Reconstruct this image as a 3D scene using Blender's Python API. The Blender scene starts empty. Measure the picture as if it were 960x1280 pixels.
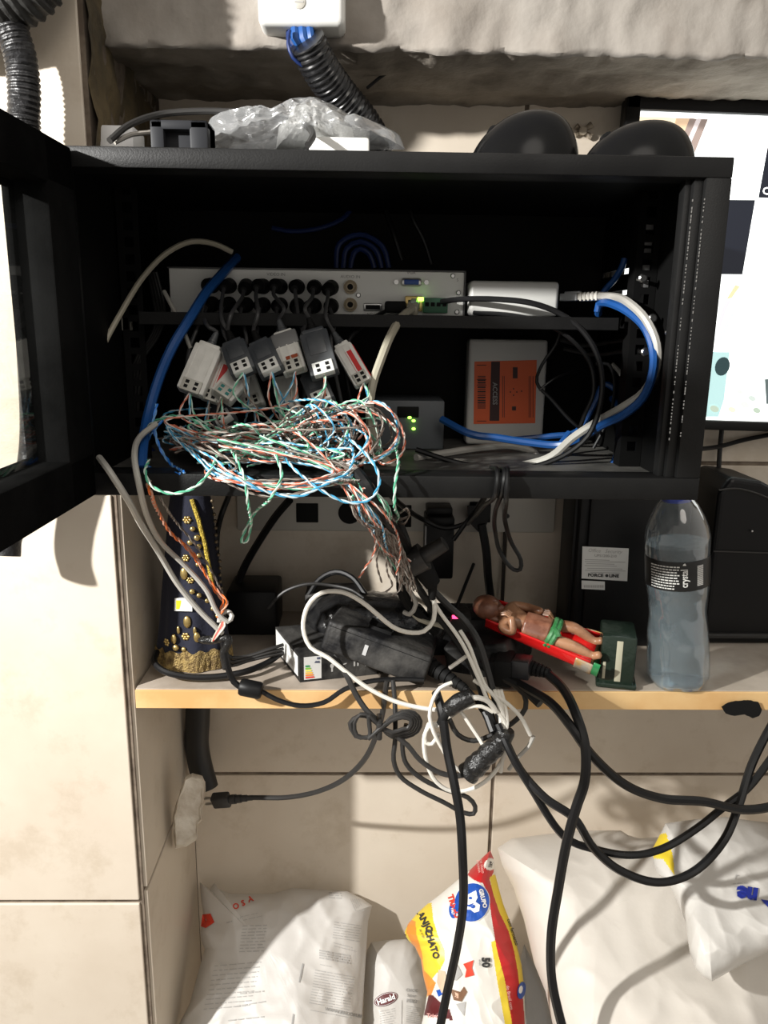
import bpy, bmesh, math, random
from mathutils import Vector, Matrix, noise
PI = math.pi
V = Vector
C = bpy.context.scene.collection
SC = bpy.context.scene

# ---------------------------------------------------------------- camera
EYE = 1.45                       # eye height above the floor
FPX = 980.0                      # focal length in pixels of a 960 x 1280 picture
CAM_ROT = Matrix.Rotation(math.radians(-1.2), 3, 'Z') @ Matrix.Rotation(PI/2 - math.radians(13.5), 3, 'X') @ Matrix.Rotation(.013, 3, 'Z')
cam_d = bpy.data.cameras.new('camera'); cam = bpy.data.objects.new('camera', cam_d); C.objects.link(cam)
cam.matrix_world = Matrix.Translation((0, 0, EYE)) @ CAM_ROT.to_4x4()
cam_d.sensor_fit = 'VERTICAL'; cam_d.sensor_height = 36.0; cam_d.lens = 36.0*FPX/1280.0
cam_d.clip_start = .02
SC.camera = cam

# ---------------------------------------------------------------- light
w = bpy.data.worlds.new('world'); SC.world = w; w.use_nodes = True
w.node_tree.nodes['Background'].inputs[0].default_value = (1.0, .94, .865, 1)
w.node_tree.nodes['Background'].inputs[1].default_value = .54

def lamp(name, kind, loc, target, energy, size, color):
    d = bpy.data.lights.new(name, kind); d.energy = energy; d.color = color
    if kind == 'AREA': d.shape = 'DISK'; d.size = size
    o = bpy.data.objects.new(name, d); C.objects.link(o)
    o.location = loc
    o.rotation_euler = (V(target) - V(loc)).to_track_quat('-Z', 'Y').to_euler()
    return o
lamp('room_lamp', 'AREA', (-1.10, -.05, EYE+.415), (0, .85, EYE-.05), 52, .045, (1, .98, .945))
lamp('overhead_fill', 'AREA', (.5, -.9, EYE+1.2), (.2, 1, EYE-.6), 8, .9, (1, .93, .84))  # added soft fill from overhead, not a lamp of the room

SC.view_settings.view_transform = 'Standard'; SC.view_settings.look = 'None'
SC.view_settings.gamma = 1; SC.view_settings.use_curve_mapping = False
SC.view_settings.exposure = .0
try: SC.cycles.use_denoising = True
except Exception: pass
SC.cycles.max_bounces = 8; SC.cycles.transparent_max_bounces = 16

# ---------------------------------------------------------------- materials
MATS = {}
def mat(name, col, rough=.5, metal=0., col2=None, scale=30., bump=0., bscale=60., spec=.5, trans=0., emit=0., alpha=1., contrast=(.4, .62), sheen=0., coat=0.):
    if name in MATS: return MATS[name]
    m = bpy.data.materials.new(name); m.use_nodes = True; nt = m.node_tree; N = nt.nodes; L = nt.links
    b = N['Principled BSDF']
    b.inputs['Base Color'].default_value = (*col, 1); b.inputs['Roughness'].default_value = rough
    b.inputs['Metallic'].default_value = metal; b.inputs['Specular IOR Level'].default_value = spec
    if trans: b.inputs['Transmission Weight'].default_value = trans
    if sheen: b.inputs['Sheen Weight'].default_value = sheen
    if coat: b.inputs['Coat Weight'].default_value = coat
    if emit: b.inputs['Emission Color'].default_value = (*col, 1); b.inputs['Emission Strength'].default_value = emit
    if alpha < 1: b.inputs['Alpha'].default_value = alpha
    tc = N.new('ShaderNodeTexCoord')
    if col2:
        n = N.new('ShaderNodeTexNoise'); n.inputs['Scale'].default_value = scale; n.inputs['Detail'].default_value = 8; n.inputs['Roughness'].default_value = .6
        r = N.new('ShaderNodeValToRGB'); r.color_ramp.elements[0].position = contrast[0]; r.color_ramp.elements[1].position = contrast[1]
        r.color_ramp.elements[0].color = (*col, 1); r.color_ramp.elements[1].color = (*col2, 1)
        L.new(tc.outputs['Object'], n.inputs['Vector']); L.new(n.outputs['Fac'], r.inputs['Fac']); L.new(r.outputs['Color'], b.inputs['Base Color'])
    if bump:
        n2 = N.new('ShaderNodeTexNoise'); n2.inputs['Scale'].default_value = bscale; n2.inputs['Detail'].default_value = 6
        bp = N.new('ShaderNodeBump'); bp.inputs['Strength'].default_value = bump; bp.inputs['Distance'].default_value = .004
        L.new(tc.outputs['Object'], n2.inputs['Vector']); L.new(n2.outputs['Fac'], bp.inputs['Height']); L.new(bp.outputs['Normal'], b.inputs['Normal'])
    MATS[name] = m
    return m
def clearmat(name, tint, rough, gl=.08, thick=.0, gmax=.75):
    """thin clear sheet: transparent with a gloss that follows the angle"""
    m = bpy.data.materials.new(name); m.use_nodes = True; nt = m.node_tree; N = nt.nodes; L = nt.links
    for n in list(N):
        if n.type != 'OUTPUT_MATERIAL': N.remove(n)
    out = N['Material Output']
    t = N.new('ShaderNodeBsdfTransparent'); t.inputs[0].default_value = (*tint, 1)
    g = N.new('ShaderNodeBsdfGlossy'); g.inputs['Roughness'].default_value = rough
    lw = N.new('ShaderNodeLayerWeight'); lw.inputs[0].default_value = .35
    mp = N.new('ShaderNodeMapRange'); mp.inputs['To Min'].default_value = gl; mp.inputs['To Max'].default_value = gmax
    mx = N.new('ShaderNodeMixShader')
    L.new(lw.outputs['Facing'], mp.inputs['Value']); L.new(mp.outputs[0], mx.inputs[0]); L.new(t.outputs[0], mx.inputs[1]); L.new(g.outputs[0], mx.inputs[2])
    last = mx
    if thick:
        d = N.new('ShaderNodeBsdfDiffuse'); d.inputs[0].default_value = (.85, .87, .88, 1)
        m2 = N.new('ShaderNodeMixShader'); m2.inputs[0].default_value = thick
        L.new(mx.outputs[0], m2.inputs[1]); L.new(d.outputs[0], m2.inputs[2]); last = m2
    L.new(last.outputs[0], out.inputs['Surface'])
    MATS[name] = m
    return m
def tilemat(name):
    m = mat(name, (.58, .50, .405), .45, col2=(.68, .61, .51), scale=3.2, bump=.05, bscale=25, contrast=(.35, .65))
    nt = m.node_tree; N = nt.nodes; L = nt.links; b = N['Principled BSDF']
    src = b.inputs['Base Color'].links[0].from_socket
    tc = [n for n in N if n.type == 'TEX_COORD'][0]
    n = N.new('ShaderNodeTexNoise'); n.inputs['Scale'].default_value = 11; n.inputs['Detail'].default_value = 12; n.inputs['Roughness'].default_value = .7
    r = N.new('ShaderNodeValToRGB'); r.color_ramp.elements[0].position = .36; r.color_ramp.elements[1].position = .47
    r.color_ramp.elements[0].color = (.89, .87, .84, 1); r.color_ramp.elements[1].color = (1, 1, 1, 1)
    mx = N.new('ShaderNodeMixRGB'); mx.blend_type = 'MULTIPLY'; mx.inputs[0].default_value = 1
    L.new(tc.outputs['Object'], n.inputs['Vector']); L.new(n.outputs['Fac'], r.inputs[0]); L.new(src, mx.inputs[1]); L.new(r.outputs[0], mx.inputs[2]); L.new(mx.outputs[0], b.inputs['Base Color'])
    return m
TILE = tilemat('beige stone tile')
GROUT = mat('grout', (.20, .16, .12), .9, col2=(.10, .075, .055), scale=40)
CONC = mat('rough plaster', (.31, .285, .255), .95, col2=(.23, .20, .17), scale=9, bump=.7, bscale=35, contrast=(.45,.75))
CONCD = mat('raw concrete', (.34, .30, .25), .95, col2=(.17, .145, .115), scale=9, bump=.8, bscale=50)
MOSS = mat('stained plaster', (.13, .095, .045), .95, col2=(.035, .027, .015), scale=11, bump=.9, bscale=50)
BLKM = mat('black powder coat', (.0045, .0045, .0045), .7, bump=.1, bscale=900, col2=(.009, .009, .009), scale=9, spec=.0)
BLKF = mat('dusty black steel', (.005, .005, .0052), .46, bump=.08, bscale=700, col2=(.011, .011, .011), scale=7, spec=.2)
INNER = mat('black inner steel', (.004, .004, .004), .6, spec=.12)
BLKP = mat('black plastic', (.006, .006, .0065), .42, col2=(.010, .010, .010), scale=12, spec=.2)
DUST = mat('dusty black plastic', (.007, .007, .008), .5, spec=.25, col2=(.075, .072, .067), scale=22, bump=.25, bscale=140, contrast=(.42, .7))
RUB = mat('black cable rubber', (.007, .007, .0075), .40, spec=.32)
RUBB = mat('matte black rubber', (.006, .006, .006), .7, spec=.2)
GRYC = mat('grey cable jacket', (.33, .31, .28), .45)
LGRC = mat('light grey cable jacket', (.42, .405, .37), .42)
BEIC = mat('beige cable jacket', (.40, .37, .29), .45)
WHTC = mat('white cable jacket', (.74, .71, .64), .4)
DGRC = mat('dark grey cable jacket', (.028, .027, .026), .45, spec=.35)
BLUC = mat('blue cable jacket', (.012, .075, .27), .38)
NAVC = mat('navy cable jacket', (.006, .022, .11), .45)
WHTP = mat('white plastic', (.72, .72, .69), .35)
IVOP = mat('ivory plastic', (.50, .49, .44), .42, col2=(.36, .34, .30), scale=40)
BALW = mat('balun white plastic', (.76, .75, .71), .4, col2=(.60, .59, .55), scale=30)
BALB = mat('balun charcoal plastic', (.045, .05, .058), .42, col2=(.08, .085, .09), scale=35)
SILV = mat('silver painted steel', (.84, .84, .80), .4)
STEEL = mat('steel', (.55, .55, .54), .28, metal=1.)
GOLDM = mat('gold bead', (.62, .46, .18), .3, metal=.85)
GOLDT = mat('gold braid', (.62, .47, .07), .45, metal=.5, col2=(.30, .21, .03), scale=260, bump=.6, bscale=700)
GOLDL = mat('gold lace', (.38, .27, .10), .5, metal=.35, col2=(.14, .09, .035), scale=170, bump=.9, bscale=500)
NAVY = mat('navy velvet', (.005, .0065, .020), .85, sheen=.08, bump=.15, bscale=300)
WOODF = mat('raw wood edge', (.73, .49, .235), .6, col2=(.60, .34, .13), scale=7)
WOODT = mat('worn laminate', (.43, .37, .31), .6, col2=(.30, .25, .20), scale=10, bump=.1)
ORNG = mat('orange sticker', (.78, .13, .035), .55)
DGRN = mat('green terminal', (.05, .16, .09), .5)
LEDG = mat('green led', (.35, 1., .08), .4, emit=5)
LEDR = mat('red led', (1., .05, .15), .4, emit=4)
VGAB = mat('vga blue', (.03, .09, .35), .5)
REDP = mat('red label', (.55, .02, .02), .5)
SACKW = mat('woven white sack', (.66, .62, .56), .55, bump=.25, bscale=28)
SACKP = mat('white sack film', (.58, .56, .53), .45, bump=.3, bscale=22)
INKG = mat('grey ink', (.33, .325, .315), .7)
INKL = mat('pale grey ink', (.43, .42, .405), .7)
INKD = mat('dark ink', (.03, .03, .03), .6)
INKW = mat('white ink', (.85, .85, .85), .5)
INKR = mat('red ink', (.70, .05, .02), .6)
INKB = mat('blue ink', (.015, .03, .28), .5)
FW = mat('flour bag white film', (.80, .78, .72), .4)
FY = mat('flour bag yellow film', (.80, .60, .04), .4)
FO = mat('flour bag orange film', (.78, .28, .04), .4)
FR = mat('flour bag red film', (.50, .012, .015), .4)
FB = mat('flour bag blue film', (.010, .08, .42), .4)
MARO = mat('maroon ink', (.10, .01, .012), .5)
PAPER = mat('label paper', (.62, .62, .60), .55)

# ---------------------------------------------------------------- placing and mesh helpers
def W(px, py, D):
    """point at distance D (metres along the room) seen at picture position px, py; heights relative to the eye"""
    d = CAM_ROT @ V(((px-480)/FPX, -(py-640)/FPX, -1.0)); return d*(D/d.y)
def G(px, py, z):
    d = CAM_ROT @ V(((px-480)/FPX, -(py-640)/FPX, -1.0)); return d*(z/d.z)
UP = V((0, 0, 1))

class MB:
    def __init__(s): s.v = []; s.f = []; s.m = []
    def add(s, vs, fs, m=0, M=None):
        n = len(s.v)
        s.v += [(M @ V(p)) if M is not None else V(p) for p in vs]
        s.f += [tuple(n+i for i in f) for f in fs]
        s.m += (m if isinstance(m, list) else [m]*len(fs))
        return s
    def bm(s, b, m=0, M=None):
        b.verts.index_update()
        s.add([v.co.copy() for v in b.verts], [[v.index for v in f.verts] for f in b.faces], m, M); b.free(); return s
    def box(s, x0, x1, y0, y1, z0, z1, m=0, bev=0., M=None, seg=2):
        b = bmesh.new(); bmesh.ops.create_cube(b, size=1)
        for v in b.verts: v.co = V(((x0+x1)/2+v.co.x*(x1-x0), (y0+y1)/2+v.co.y*(y1-y0), (z0+z1)/2+v.co.z*(z1-z0)))
        if bev: bmesh.ops.bevel(b, geom=b.edges[:], offset=bev, segments=seg, affect='EDGES', profile=.5)
        return s.bm(b, m, M)
    def lathe(s, prof, m=0, M=None, n=24, cap=True, amp=None):
        vs = []; fs = []
        for i, (r, z) in enumerate(prof):
            for k in range(n):
                a = 2*PI*k/n; rr = r*(amp(a, z) if amp else 1)
                vs.append((rr*math.cos(a), rr*math.sin(a), z))
        for i in range(len(prof)-1):
            for k in range(n): fs.append((i*n+k, i*n+(k+1) % n, (i+1)*n+(k+1) % n, (i+1)*n+k))
        if cap: fs.append(tuple(range(n))[::-1]); fs.append(tuple((len(prof)-1)*n+k for k in range(n)))
        return s.add(vs, fs, m, M)
    def cyl(s, a, b, r, r2=None, m=0, n=16):
        a = V(a); b = V(b); d = b-a
        M = Matrix.Translation(a) @ d.to_track_quat('Z', 'Y').to_matrix().to_4x4()
        return s.lathe([(r, 0), (r if r2 is None else r2, d.length)], m, M, n)
    def tube(s, pts, r, n=8, m=0, cap=True):
        P_ = [V(p) for p in pts]; vs = []; fs = []; t0 = None; nrm = None
        for i, p in enumerate(P_):
            t = (P_[min(i+1, len(P_)-1)] - P_[max(i-1, 0)])
            t = t.normalized() if t.length > 1e-9 else (t0 or UP)
            if nrm is None:
                nrm = t.orthogonal().normalized()
            else:
                nrm = (nrm - t*nrm.dot(t)); nrm = nrm.normalized() if nrm.length > 1e-6 else t.orthogonal().normalized()
            t0 = t; bn = t.cross(nrm); rr = r(i/(len(P_)-1)) if callable(r) else r
            for k in range(n):
                a = 2*PI*k/n; vs.append(p + (nrm*math.cos(a) + bn*math.sin(a))*rr)
        for i in range(len(P_)-1):
            for k in range(n): fs.append((i*n+k, i*n+(k+1) % n, (i+1)*n+(k+1) % n, (i+1)*n+k))
        if cap: fs.append(tuple(range(n))[::-1]); fs.append(tuple((len(P_)-1)*n+k for k in range(n)))
        return s.add(vs, fs, m)
    def ball(s, c, r, m=0, seg=10, sc=(1, 1, 1)):
        b = bmesh.new(); bmesh.ops.create_uvsphere(b, u_segments=seg, v_segments=max(6, seg//2+2), radius=r)
        for v in b.verts: v.co = V((v.co.x*sc[0], v.co.y*sc[1], v.co.z*sc[2])) + V(c)
        return s.bm(b, m)
    def build(s, name, mats, parent=None, world=True, smooth=True, origin=None):
        me = bpy.data.meshes.new(name)
        if not isinstance(mats, (list, tuple)): mats = [mats]
        if parent is None:
            if origin is None:
                xs = [p.x for p in s.v]; ys = [p.y for p in s.v]; zs = [p.z for p in s.v]
                origin = V(((min(xs)+max(xs))/2, (min(ys)+max(ys))/2, min(zs)))
            origin = V(origin)
            vs = [p-origin for p in s.v]
        elif world:
            inv = frame_of(parent).inverted(); vs = [inv @ p for p in s.v]
        else: vs = s.v
        me.from_pydata([tuple(p) for p in vs], [], s.f)
        for k in mats: me.materials.append(k)
        me.polygons.foreach_set('material_index', s.m)
        if smooth: me.polygons.foreach_set('use_smooth', [True]*len(s.f)); 
        me.update()
        if smooth:
            try: me.set_sharp_from_angle(angle=math.radians(38))
            except Exception: pass
        o = bpy.data.objects.new(name, me); C.objects.link(o)
        if parent is None: o.location = origin + UP*EYE
        else: o.parent = parent
        return o
FR_ = {}
def frame_of(o):
    while o.parent: o = o.parent
    return FR_.get(o.name) or Matrix.Translation(o.location - UP*EYE)
def tag(o, label, cat, group=None, kind=None):
    o['label'] = label; o['category'] = cat
    if group: o['group'] = group
    if kind: o['kind'] = kind
    return o
def struct(o): o['kind'] = 'structure'; return o
def thing(name, label, cat, loc=(0, 0, 0), M=None, group=None):
    """an Empty at the thing's base; M is its frame relative to the eye height"""
    o = bpy.data.objects.new(name, None); C.objects.link(o); o.empty_display_size = .02
    if M is None: M = Matrix.Translation(V(loc))
    FR_[o.name] = M.copy()
    o.matrix_world = Matrix.Translation((0, 0, EYE)) @ M
    return tag(o, label, cat, group)
def frame(A, X, up=UP):
    """frame with origin A, x axis towards X, z close to up"""
    x = (V(X)-V(A)).normalized(); z = (V(up) - x*V(up).dot(x)).normalized(); y = z.cross(x)
    M = Matrix((x, y, z)).transposed().to_4x4(); M.translation = V(A); return M
def cr(pts, step=.004, closed=False):
    P_ = [V(p) for p in pts]; out = []; n = len(P_)
    rng = range(n if closed else n-1)
    for i in rng:
        if closed: p0, p1, p2, p3 = P_[(i-1) % n], P_[i], P_[(i+1) % n], P_[(i+2) % n]
        else: p1, p2 = P_[i], P_[i+1]; p0 = P_[i-1] if i else p1*2-p2; p3 = P_[i+2] if i+2 < n else p2*2-p1
        k = max(2, int((p2-p1).length/step))
        t1 = max((p1-p0).length, 1e-5)**.5; t2 = t1+max((p2-p1).length, 1e-5)**.5; t3 = t2+max((p3-p2).length, 1e-5)**.5
        for j in range(k):
            t = t1+(t2-t1)*j/k
            a1 = p0*((t1-t)/t1)+p1*(t/t1); a2 = p1*((t2-t)/(t2-t1))+p2*((t-t1)/(t2-t1)); a3 = p2*((t3-t)/(t3-t2))+p3*((t-t2)/(t3-t2))
            b1 = a1*((t2-t)/t2)+a2*(t/t2); b2 = a2*((t3-t)/(t3-t1))+a3*((t-t1)/(t3-t1))
            out.append(b1*((t2-t)/(t2-t1))+b2*((t-t1)/(t2-t1)))
    if not closed: out.append(P_[-1])
    return out
def pw(pts): return [W(*p) for p in pts]
def cable(name, label, pts, r, m, cat='cable', group=None, parent=None, step=.006, n=8, closed=False):
    b = MB(); q = cr(pw(pts), step, closed)
    if closed: q.append(q[0])
    b.tube(q, r, n)
    o = b.build(name, m, parent)
    if parent is None: tag(o, label, cat, group)
    return o
def text2d(s, size, bold=0., shear=0., align='CENTER'):
    c = bpy.data.curves.new('lettering', 'FONT'); c.body = s; c.size = size; c.offset = bold; c.shear = shear; c.resolution_u = 2
    c.align_x = align; c.align_y = 'CENTER'; c.fill_mode = 'FRONT'
    o = bpy.data.objects.new('lettering', c); me = bpy.data.meshes.new_from_object(o)
    vs = [(v.co.x, v.co.y) for v in me.vertices]; fs = [tuple(p.vertices) for p in me.polygons]
    bpy.data.objects.remove(o); bpy.data.curves.remove(c); bpy.data.meshes.remove(me)
    return vs, fs
def px_text(b, surf, s, cx, cy, size, ang=0, m=0, bold=0., sx=1., shear=0., off=.0012, align='CENTER'):
    vs, fs = text2d(s, size, bold*size, shear, align); a = math.radians(ang); ca, sa = math.cos(a), math.sin(a)
    b.add([surf(cx+ca*x*sx+sa*y, cy+sa*x*sx-ca*y, off) for x, y in vs], fs, m)
def px_poly(b, surf, pts, m=0, off=.0009, sub=6):
    """flat print following the surface: a fan from the middle, subdivided"""
    n = len(pts); cx = sum(p[0] for p in pts)/n; cy = sum(p[1] for p in pts)/n
    vs = [surf(cx, cy, off)]; fs = []
    for k in range(1, sub+1):
        for p in pts: t = k/sub; vs.append(surf(cx+(p[0]-cx)*t, cy+(p[1]-cy)*t, off))
    for i in range(n): fs.append((0, 1+i, 1+(i+1) % n))
    for k in range(1, sub):
        for i in range(n): a = 1+(k-1)*n; c = 1+k*n; fs.append((a+i, c+i, c+(i+1) % n, a+(i+1) % n))
    b.add(vs, fs, m)
def dense(poly, step):
    out = []
    for i, p in enumerate(poly):
        q = poly[(i+1) % len(poly)]; k = max(1, int(math.dist(p, q)/step))
        out += [(p[0]+(q[0]-p[0])*j/k, p[1]+(q[1]-p[1])*j/k) for j in range(k)]
    return out
def ellipse(cx, cy, a, b_, ang=0, n=28):
    A = math.radians(ang)
    return [(cx+a*math.cos(t)*math.cos(A)-b_*math.sin(t)*math.sin(A), cy+a*math.cos(t)*math.sin(A)+b_*math.sin(t)*math.cos(A)) for t in [2*PI*k/n for k in range(n)]]
def pip(x, y, poly):
    c = False; j = len(poly)-1
    for i in range(len(poly)):
        xi, yi = poly[i]; xj, yj = poly[j]
        if (yi > y) != (yj > y) and x < (xj-xi)*(y-yi)/(yj-yi)+xi: c = not c
        j = i
    return c

# ================================================================ THE SETTING
WALLY = 1.02; PY = .78; PX = -.252
GRZ = [-1.10, -.637, -.175, .29]
def tiles(b, u0, u1, ucuts, zc, z0, z1, put, g=.0025):
    us = [u0]+ucuts+[u1]; zs = [z0]+[z for z in zc if z0 < z < z1]+[z1]
    for i in range(len(us)-1):
        for j in range(len(zs)-1):
            put(us[i]+(g if i else 0), us[i+1]-(g if i < len(us)-2 else 0), zs[j]+(g if j else 0), zs[j+1]-(g if j < len(zs)-2 else 0))
b = MB(); b.box(PX-.02, 1.5, WALLY+.003, WALLY+.1, -1.45, .6, 1)
tiles(b, PX, 1.5, [.186, .79], GRZ, -1.45, .258, lambda a, c, d, e: b.box(a, c, WALLY, WALLY+.004, d, e, 0, .0012))
struct(b.build('wall_back', [TILE, GROUT], smooth=False))
b = MB(); b.box(-1.6, PX-.004, PY+.003, WALLY+.1, -1.45, .6, 1)
zl = [-1.12, -.653, -.170]
tiles(b, -1.6, PX-.0085, [-.86], zl, -1.45, .6, lambda a, c, d, e: b.box(a, c, PY, PY+.004, d, e, 0, .0012))
tiles(b, PY+.006, WALLY, [], [-1.12, -.64], -1.45, -.05, lambda a, c, d, e: b.box(PX-.005, PX, a, c, d, e, 0, .001))
o = struct(b.build('wall_left', [TILE, GROUT], smooth=False))
# raw stained side of the wall above the tiling
b = MB(); vs = []; fs = []; nu, nv = 26, 60
for j in range(nv+1):
    for i in range(nu+1):
        y = PY+.004+(WALLY-PY-.004)*i/nu; z = -.05+.65*j/nv
        vs.append((PX-.002+.006*noise.noise(V((y*30, z*30, 1)))+.004*noise.noise(V((y*90, z*90, 4))), y, z))
for j in range(nv):
    for i in range(nu): a = j*(nu+1)+i; fs.append((a, a+1, a+nu+2, a+nu+1))
b.add(vs, fs); struct(b.build('trim_1', MOSS))
# rough concrete beam under the ceiling
b = MB(); vs = []; fs = []; prof = []
BF = .835; BZ = .255
for k in range(14): prof.append((WALLY-(WALLY-BF-.006)*k/13, BZ+.004*math.sin(k)*.5, 1))
for k in range(5): a = PI/2*k/4; prof.append((BF+.006-.006*math.sin(a), BZ+.006-.006*math.cos(a), 0))
for k in range(1, 22): prof.append((BF-.0006*k, BZ+.006+.011*k, 0))
nx = 260; X0, X1 = PX-.01, 1.3; mm = []
for (y, z, q) in prof:
    for i in range(nx+1):
        x = X0+(X1-X0)*i/nx; p = V((x*22, y*22, z*22)); d = noise.noise(p)*.010+noise.noise(p*2.7)*.006+noise.noise(p*7)*.0025
        if q: vs.append((x, y, z+d*.45))
        else: vs.append((x, y+d*.75, z+d*.5))
for j in range(len(prof)-1):
    for i in range(nx): a = j*(nx+1)+i; fs.append((a, a+nx+1, a+nx+2, a+1)); mm.append(1 if prof[j][2] and prof[j+1][2] else 0)
b.add(vs, fs, mm); b.box(X0, X1, BF+.03, WALLY+.1, BZ+.02, .75, 0)
struct(b.build('ceiling', [CONC, CONCD]))
b = MB(); b.box(-3, 3, -3, WALLY+.1, -1.50, -1.45, 0); struct(b.build('floor', [mat('floor tile', (.30, .26, .22), .5, col2=(.22, .19, .16), scale=3)]))
b = MB(); b.box(PX, 1.5, .60, WALLY, -1.45, -1.10, 0, .004); tag(b.build('storage_plinth', [TILE]), 'low tiled ledge under the sacks, below the wooden shelf', 'ledge', kind='structure')

# ================================================================ SHELF
SZ = -.386
b = MB(); b.box(-.249, 1.2, .782, WALLY-.001, SZ-.021, SZ, 1, .0006); b.box(-.249, 1.2, .779, .782, SZ-.0215, SZ-.0005, 0, .0006)
sh = b.build('wooden_shelf', [WOODF, WOODT], smooth=False)
tag(sh, 'long wooden wall shelf with a raw orange pine front edge and worn grey top', 'shelf')
b = MB(); random.seed(4)
cx, cy = 927, 884
pts = [(cx+a, cy+c_) for a, c_ in [(-25, 0), (-17, -6), (-4, -8), (8, -9), (21, -6), (25, 3), (22, 11), (14, 14), (4, 9), (-9, 11), (-20, 8)]]
pl = dense(pts, 3); n_ = len(pl)
f = [W(x+random.uniform(-.7, .7), y+random.uniform(-.7, .7), .7755) for x, y in pl]; bk = [W(x, y, .779) for x, y in pl]
b.add(f+bk, [tuple(range(n_))[::-1]]+[(i, (i+1) % n_, n_+(i+1) % n_, n_+i) for i in range(n_)])
b.build('tape_scrap', RUBB, sh, smooth=False)['label'] = 'torn black tape on the shelf edge'

# ================================================================ RACK CABINET
CX0, CX1, CY0, CY1, CZ0, CZ1 = -.2485, .2770, .638, .965, -.1410, .1268
cab = thing('rack_cabinet', 'open black steel wall cabinet holding the recorder and wires', 'cabinet', (0, .83, CZ0))
b = MB(); t = .002
b.box(CX0+.002, CX1-.002, CY0+.01, CY1, CZ1-t-.001, CZ1-.001, 0)           # roof
b.box(CX0+.002, CX1-.002, CY0+.02, CY1, CZ0+.001, CZ0+.004, 2)
b.box(CX0+.001, CX0+.003, CY0+.01, CY1, CZ0+.001, CZ1-.001, 1)
b.box(CX0+.002, CX1-.002, CY1-.002, CY1, CZ0+.001, CZ1-.001, 1)
# right side sheet with ventilation slots
slots = [(.055, .061), (.0335, .0385)]
shorts = [(.105, .113), (.085, .093), (.068, .075), (.010, .018)]
X = (CX1-.003, CX1-.001)
zs = sorted([CZ0+.001, CZ1-.001]+[z for s_ in slots for z in s_])
b.box(*X, CY0+.01, .84, CZ0+.001, CZ1-.001, 1); b.box(*X, .957, CY1, CZ0+.001, CZ1-.001, 1)
for i in range(0, len(zs), 2): b.box(*X, .84, .957, zs[i], zs[i+1], 1)
b.build('body', [BLKF, INNER, mat('lit tone cabinet floor', (.12, .115, .105), .6, col2=(.05, .048, .045), scale=18)], cab, smooth=False)  # floor colour raised to a mottled grey in place of light falling on it
b = MB()
def fr_box(x0, x1, z0, z1, y0=CY0, y1=CY0+.03, m=0, bev=.0012): b.box(x0, x1, y0, y1, z0, z1, m, bev)
fr_box(CX0, CX1, CZ1-.0150, CZ1); fr_box(CX0, CX1, CZ0, CZ0+.0187)
fr_box(CX0, CX0+.015, CZ0+.0185, CZ1-.0148, CY0+.0003)
fr_box(CX1-.020, CX1, CZ0+.0185, CZ1-.0148, CY0+.0003)
fr_box(CX1-.0275, CX1-.0195, CZ0+.018, CZ1-.014, CY0+.005, CY0+.022)
fr_box(CX1-.0325, CX1-.027, CZ0+.018, CZ1-.014, CY0+.010, CY0+.022)
b.build('front_frame', [BLKF], cab)
b = MB()   # worn bright seams on the right post
random.seed(7)
for xx, yy in ((CX1-.0202, CY0-.0001), (CX1-.0275, CY0+.0046)):
    z = CZ1-.03
    while z > CZ0+.05:
        l = random.uniform(.0008, .0022)
        if random.random() < .8: b.box(xx-.0004, xx+.0004, yy, yy+.001, z-l, z, 0)
        z -= random.uniform(.0022, .0036)
b.build('worn_seam', [STEEL], cab, smooth=False)['label'] = 'row of bare metal specks along the post seam'
b = MB(); b.box(CX0+.028, CX1-.036, .775, .778, -.0035, .0085, 0, .0006); b.box(CX0+.028, CX1-.036, .777, .96, .0065, .0085, 0)
b.build('inner_shelf', [BLKF], cab, smooth=False)
def rail(x0, x1, y, holes):
    b = MB(); w_ = x1-x0; hw = .0045; z = CZ0+.02; xc = (x0+x1)/2
    b.box(x0, xc-hw, y, y+.0015, CZ0+.004, CZ1-.004); b.box(xc+hw, x1, y, y+.0015, CZ0+.004, CZ1-.004)
    last = CZ0+.004
    for h in holes:
        b.box(xc-hw, xc+hw, y, y+.0015, last, h); last = h+.0095
    b.box(xc-hw, xc+hw, y, y+.0015, last, CZ1-.004)
    b.box(x0-.001, x0, y, y+.02, CZ0+.004, CZ1-.004)
    return b.build('rack_rail', [INNER], cab, smooth=False)
hz = [CZ0+.02+.0158*k for k in range(16)]
rr_ = rail(.2535, .2735, .775, hz); rl_ = rail(CX0+.006, CX0+.026, .80, hz)
b = MB()
for zz in (.096, .081, .068, .052, .037): b.box(.2600, .2672, .7768, .779, zz*.93, zz*.93+.0095, 0, .0008)  # grey plates put in for the light showing through the rail holes
b.build('hole_light', [mat('grey hole light', (.16, .16, .16), .45, metal=.4)], rr_)['label'] = 'grey plates standing in for light through the rail holes'
for (px, py, D) in ((840, 416, .70), (815, 398, .745), (806, 440, .75), (803, 348, .76)):
    b = MB(); c = W(px, py, D); b.lathe([(.0042, 0), (.0042, .002), (.003, .003)], 0, Matrix.Translation(c) @ Matrix.Rotation(PI/2, 4, 'X'), 12); b.cyl(c, c+V((0, .012, 0)), .002, m=0, n=8)
    b.build('screw', [STEEL], cab)
# small white clips behind the inner shelf ends
for (x0, x1, y0, y1, D) in ((152, 161, 396, 413, .80), (793, 803, 404, 428, .82)):
    b = MB(); a = W(x0, y1, D); c = W(x1, y0, D); b.box(a.x, c.x, D, D+.012, a.z, c.z, 0, .001); b.build('clip', [IVOP], cab)['label'] = 'small cream plastic clip'
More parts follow.
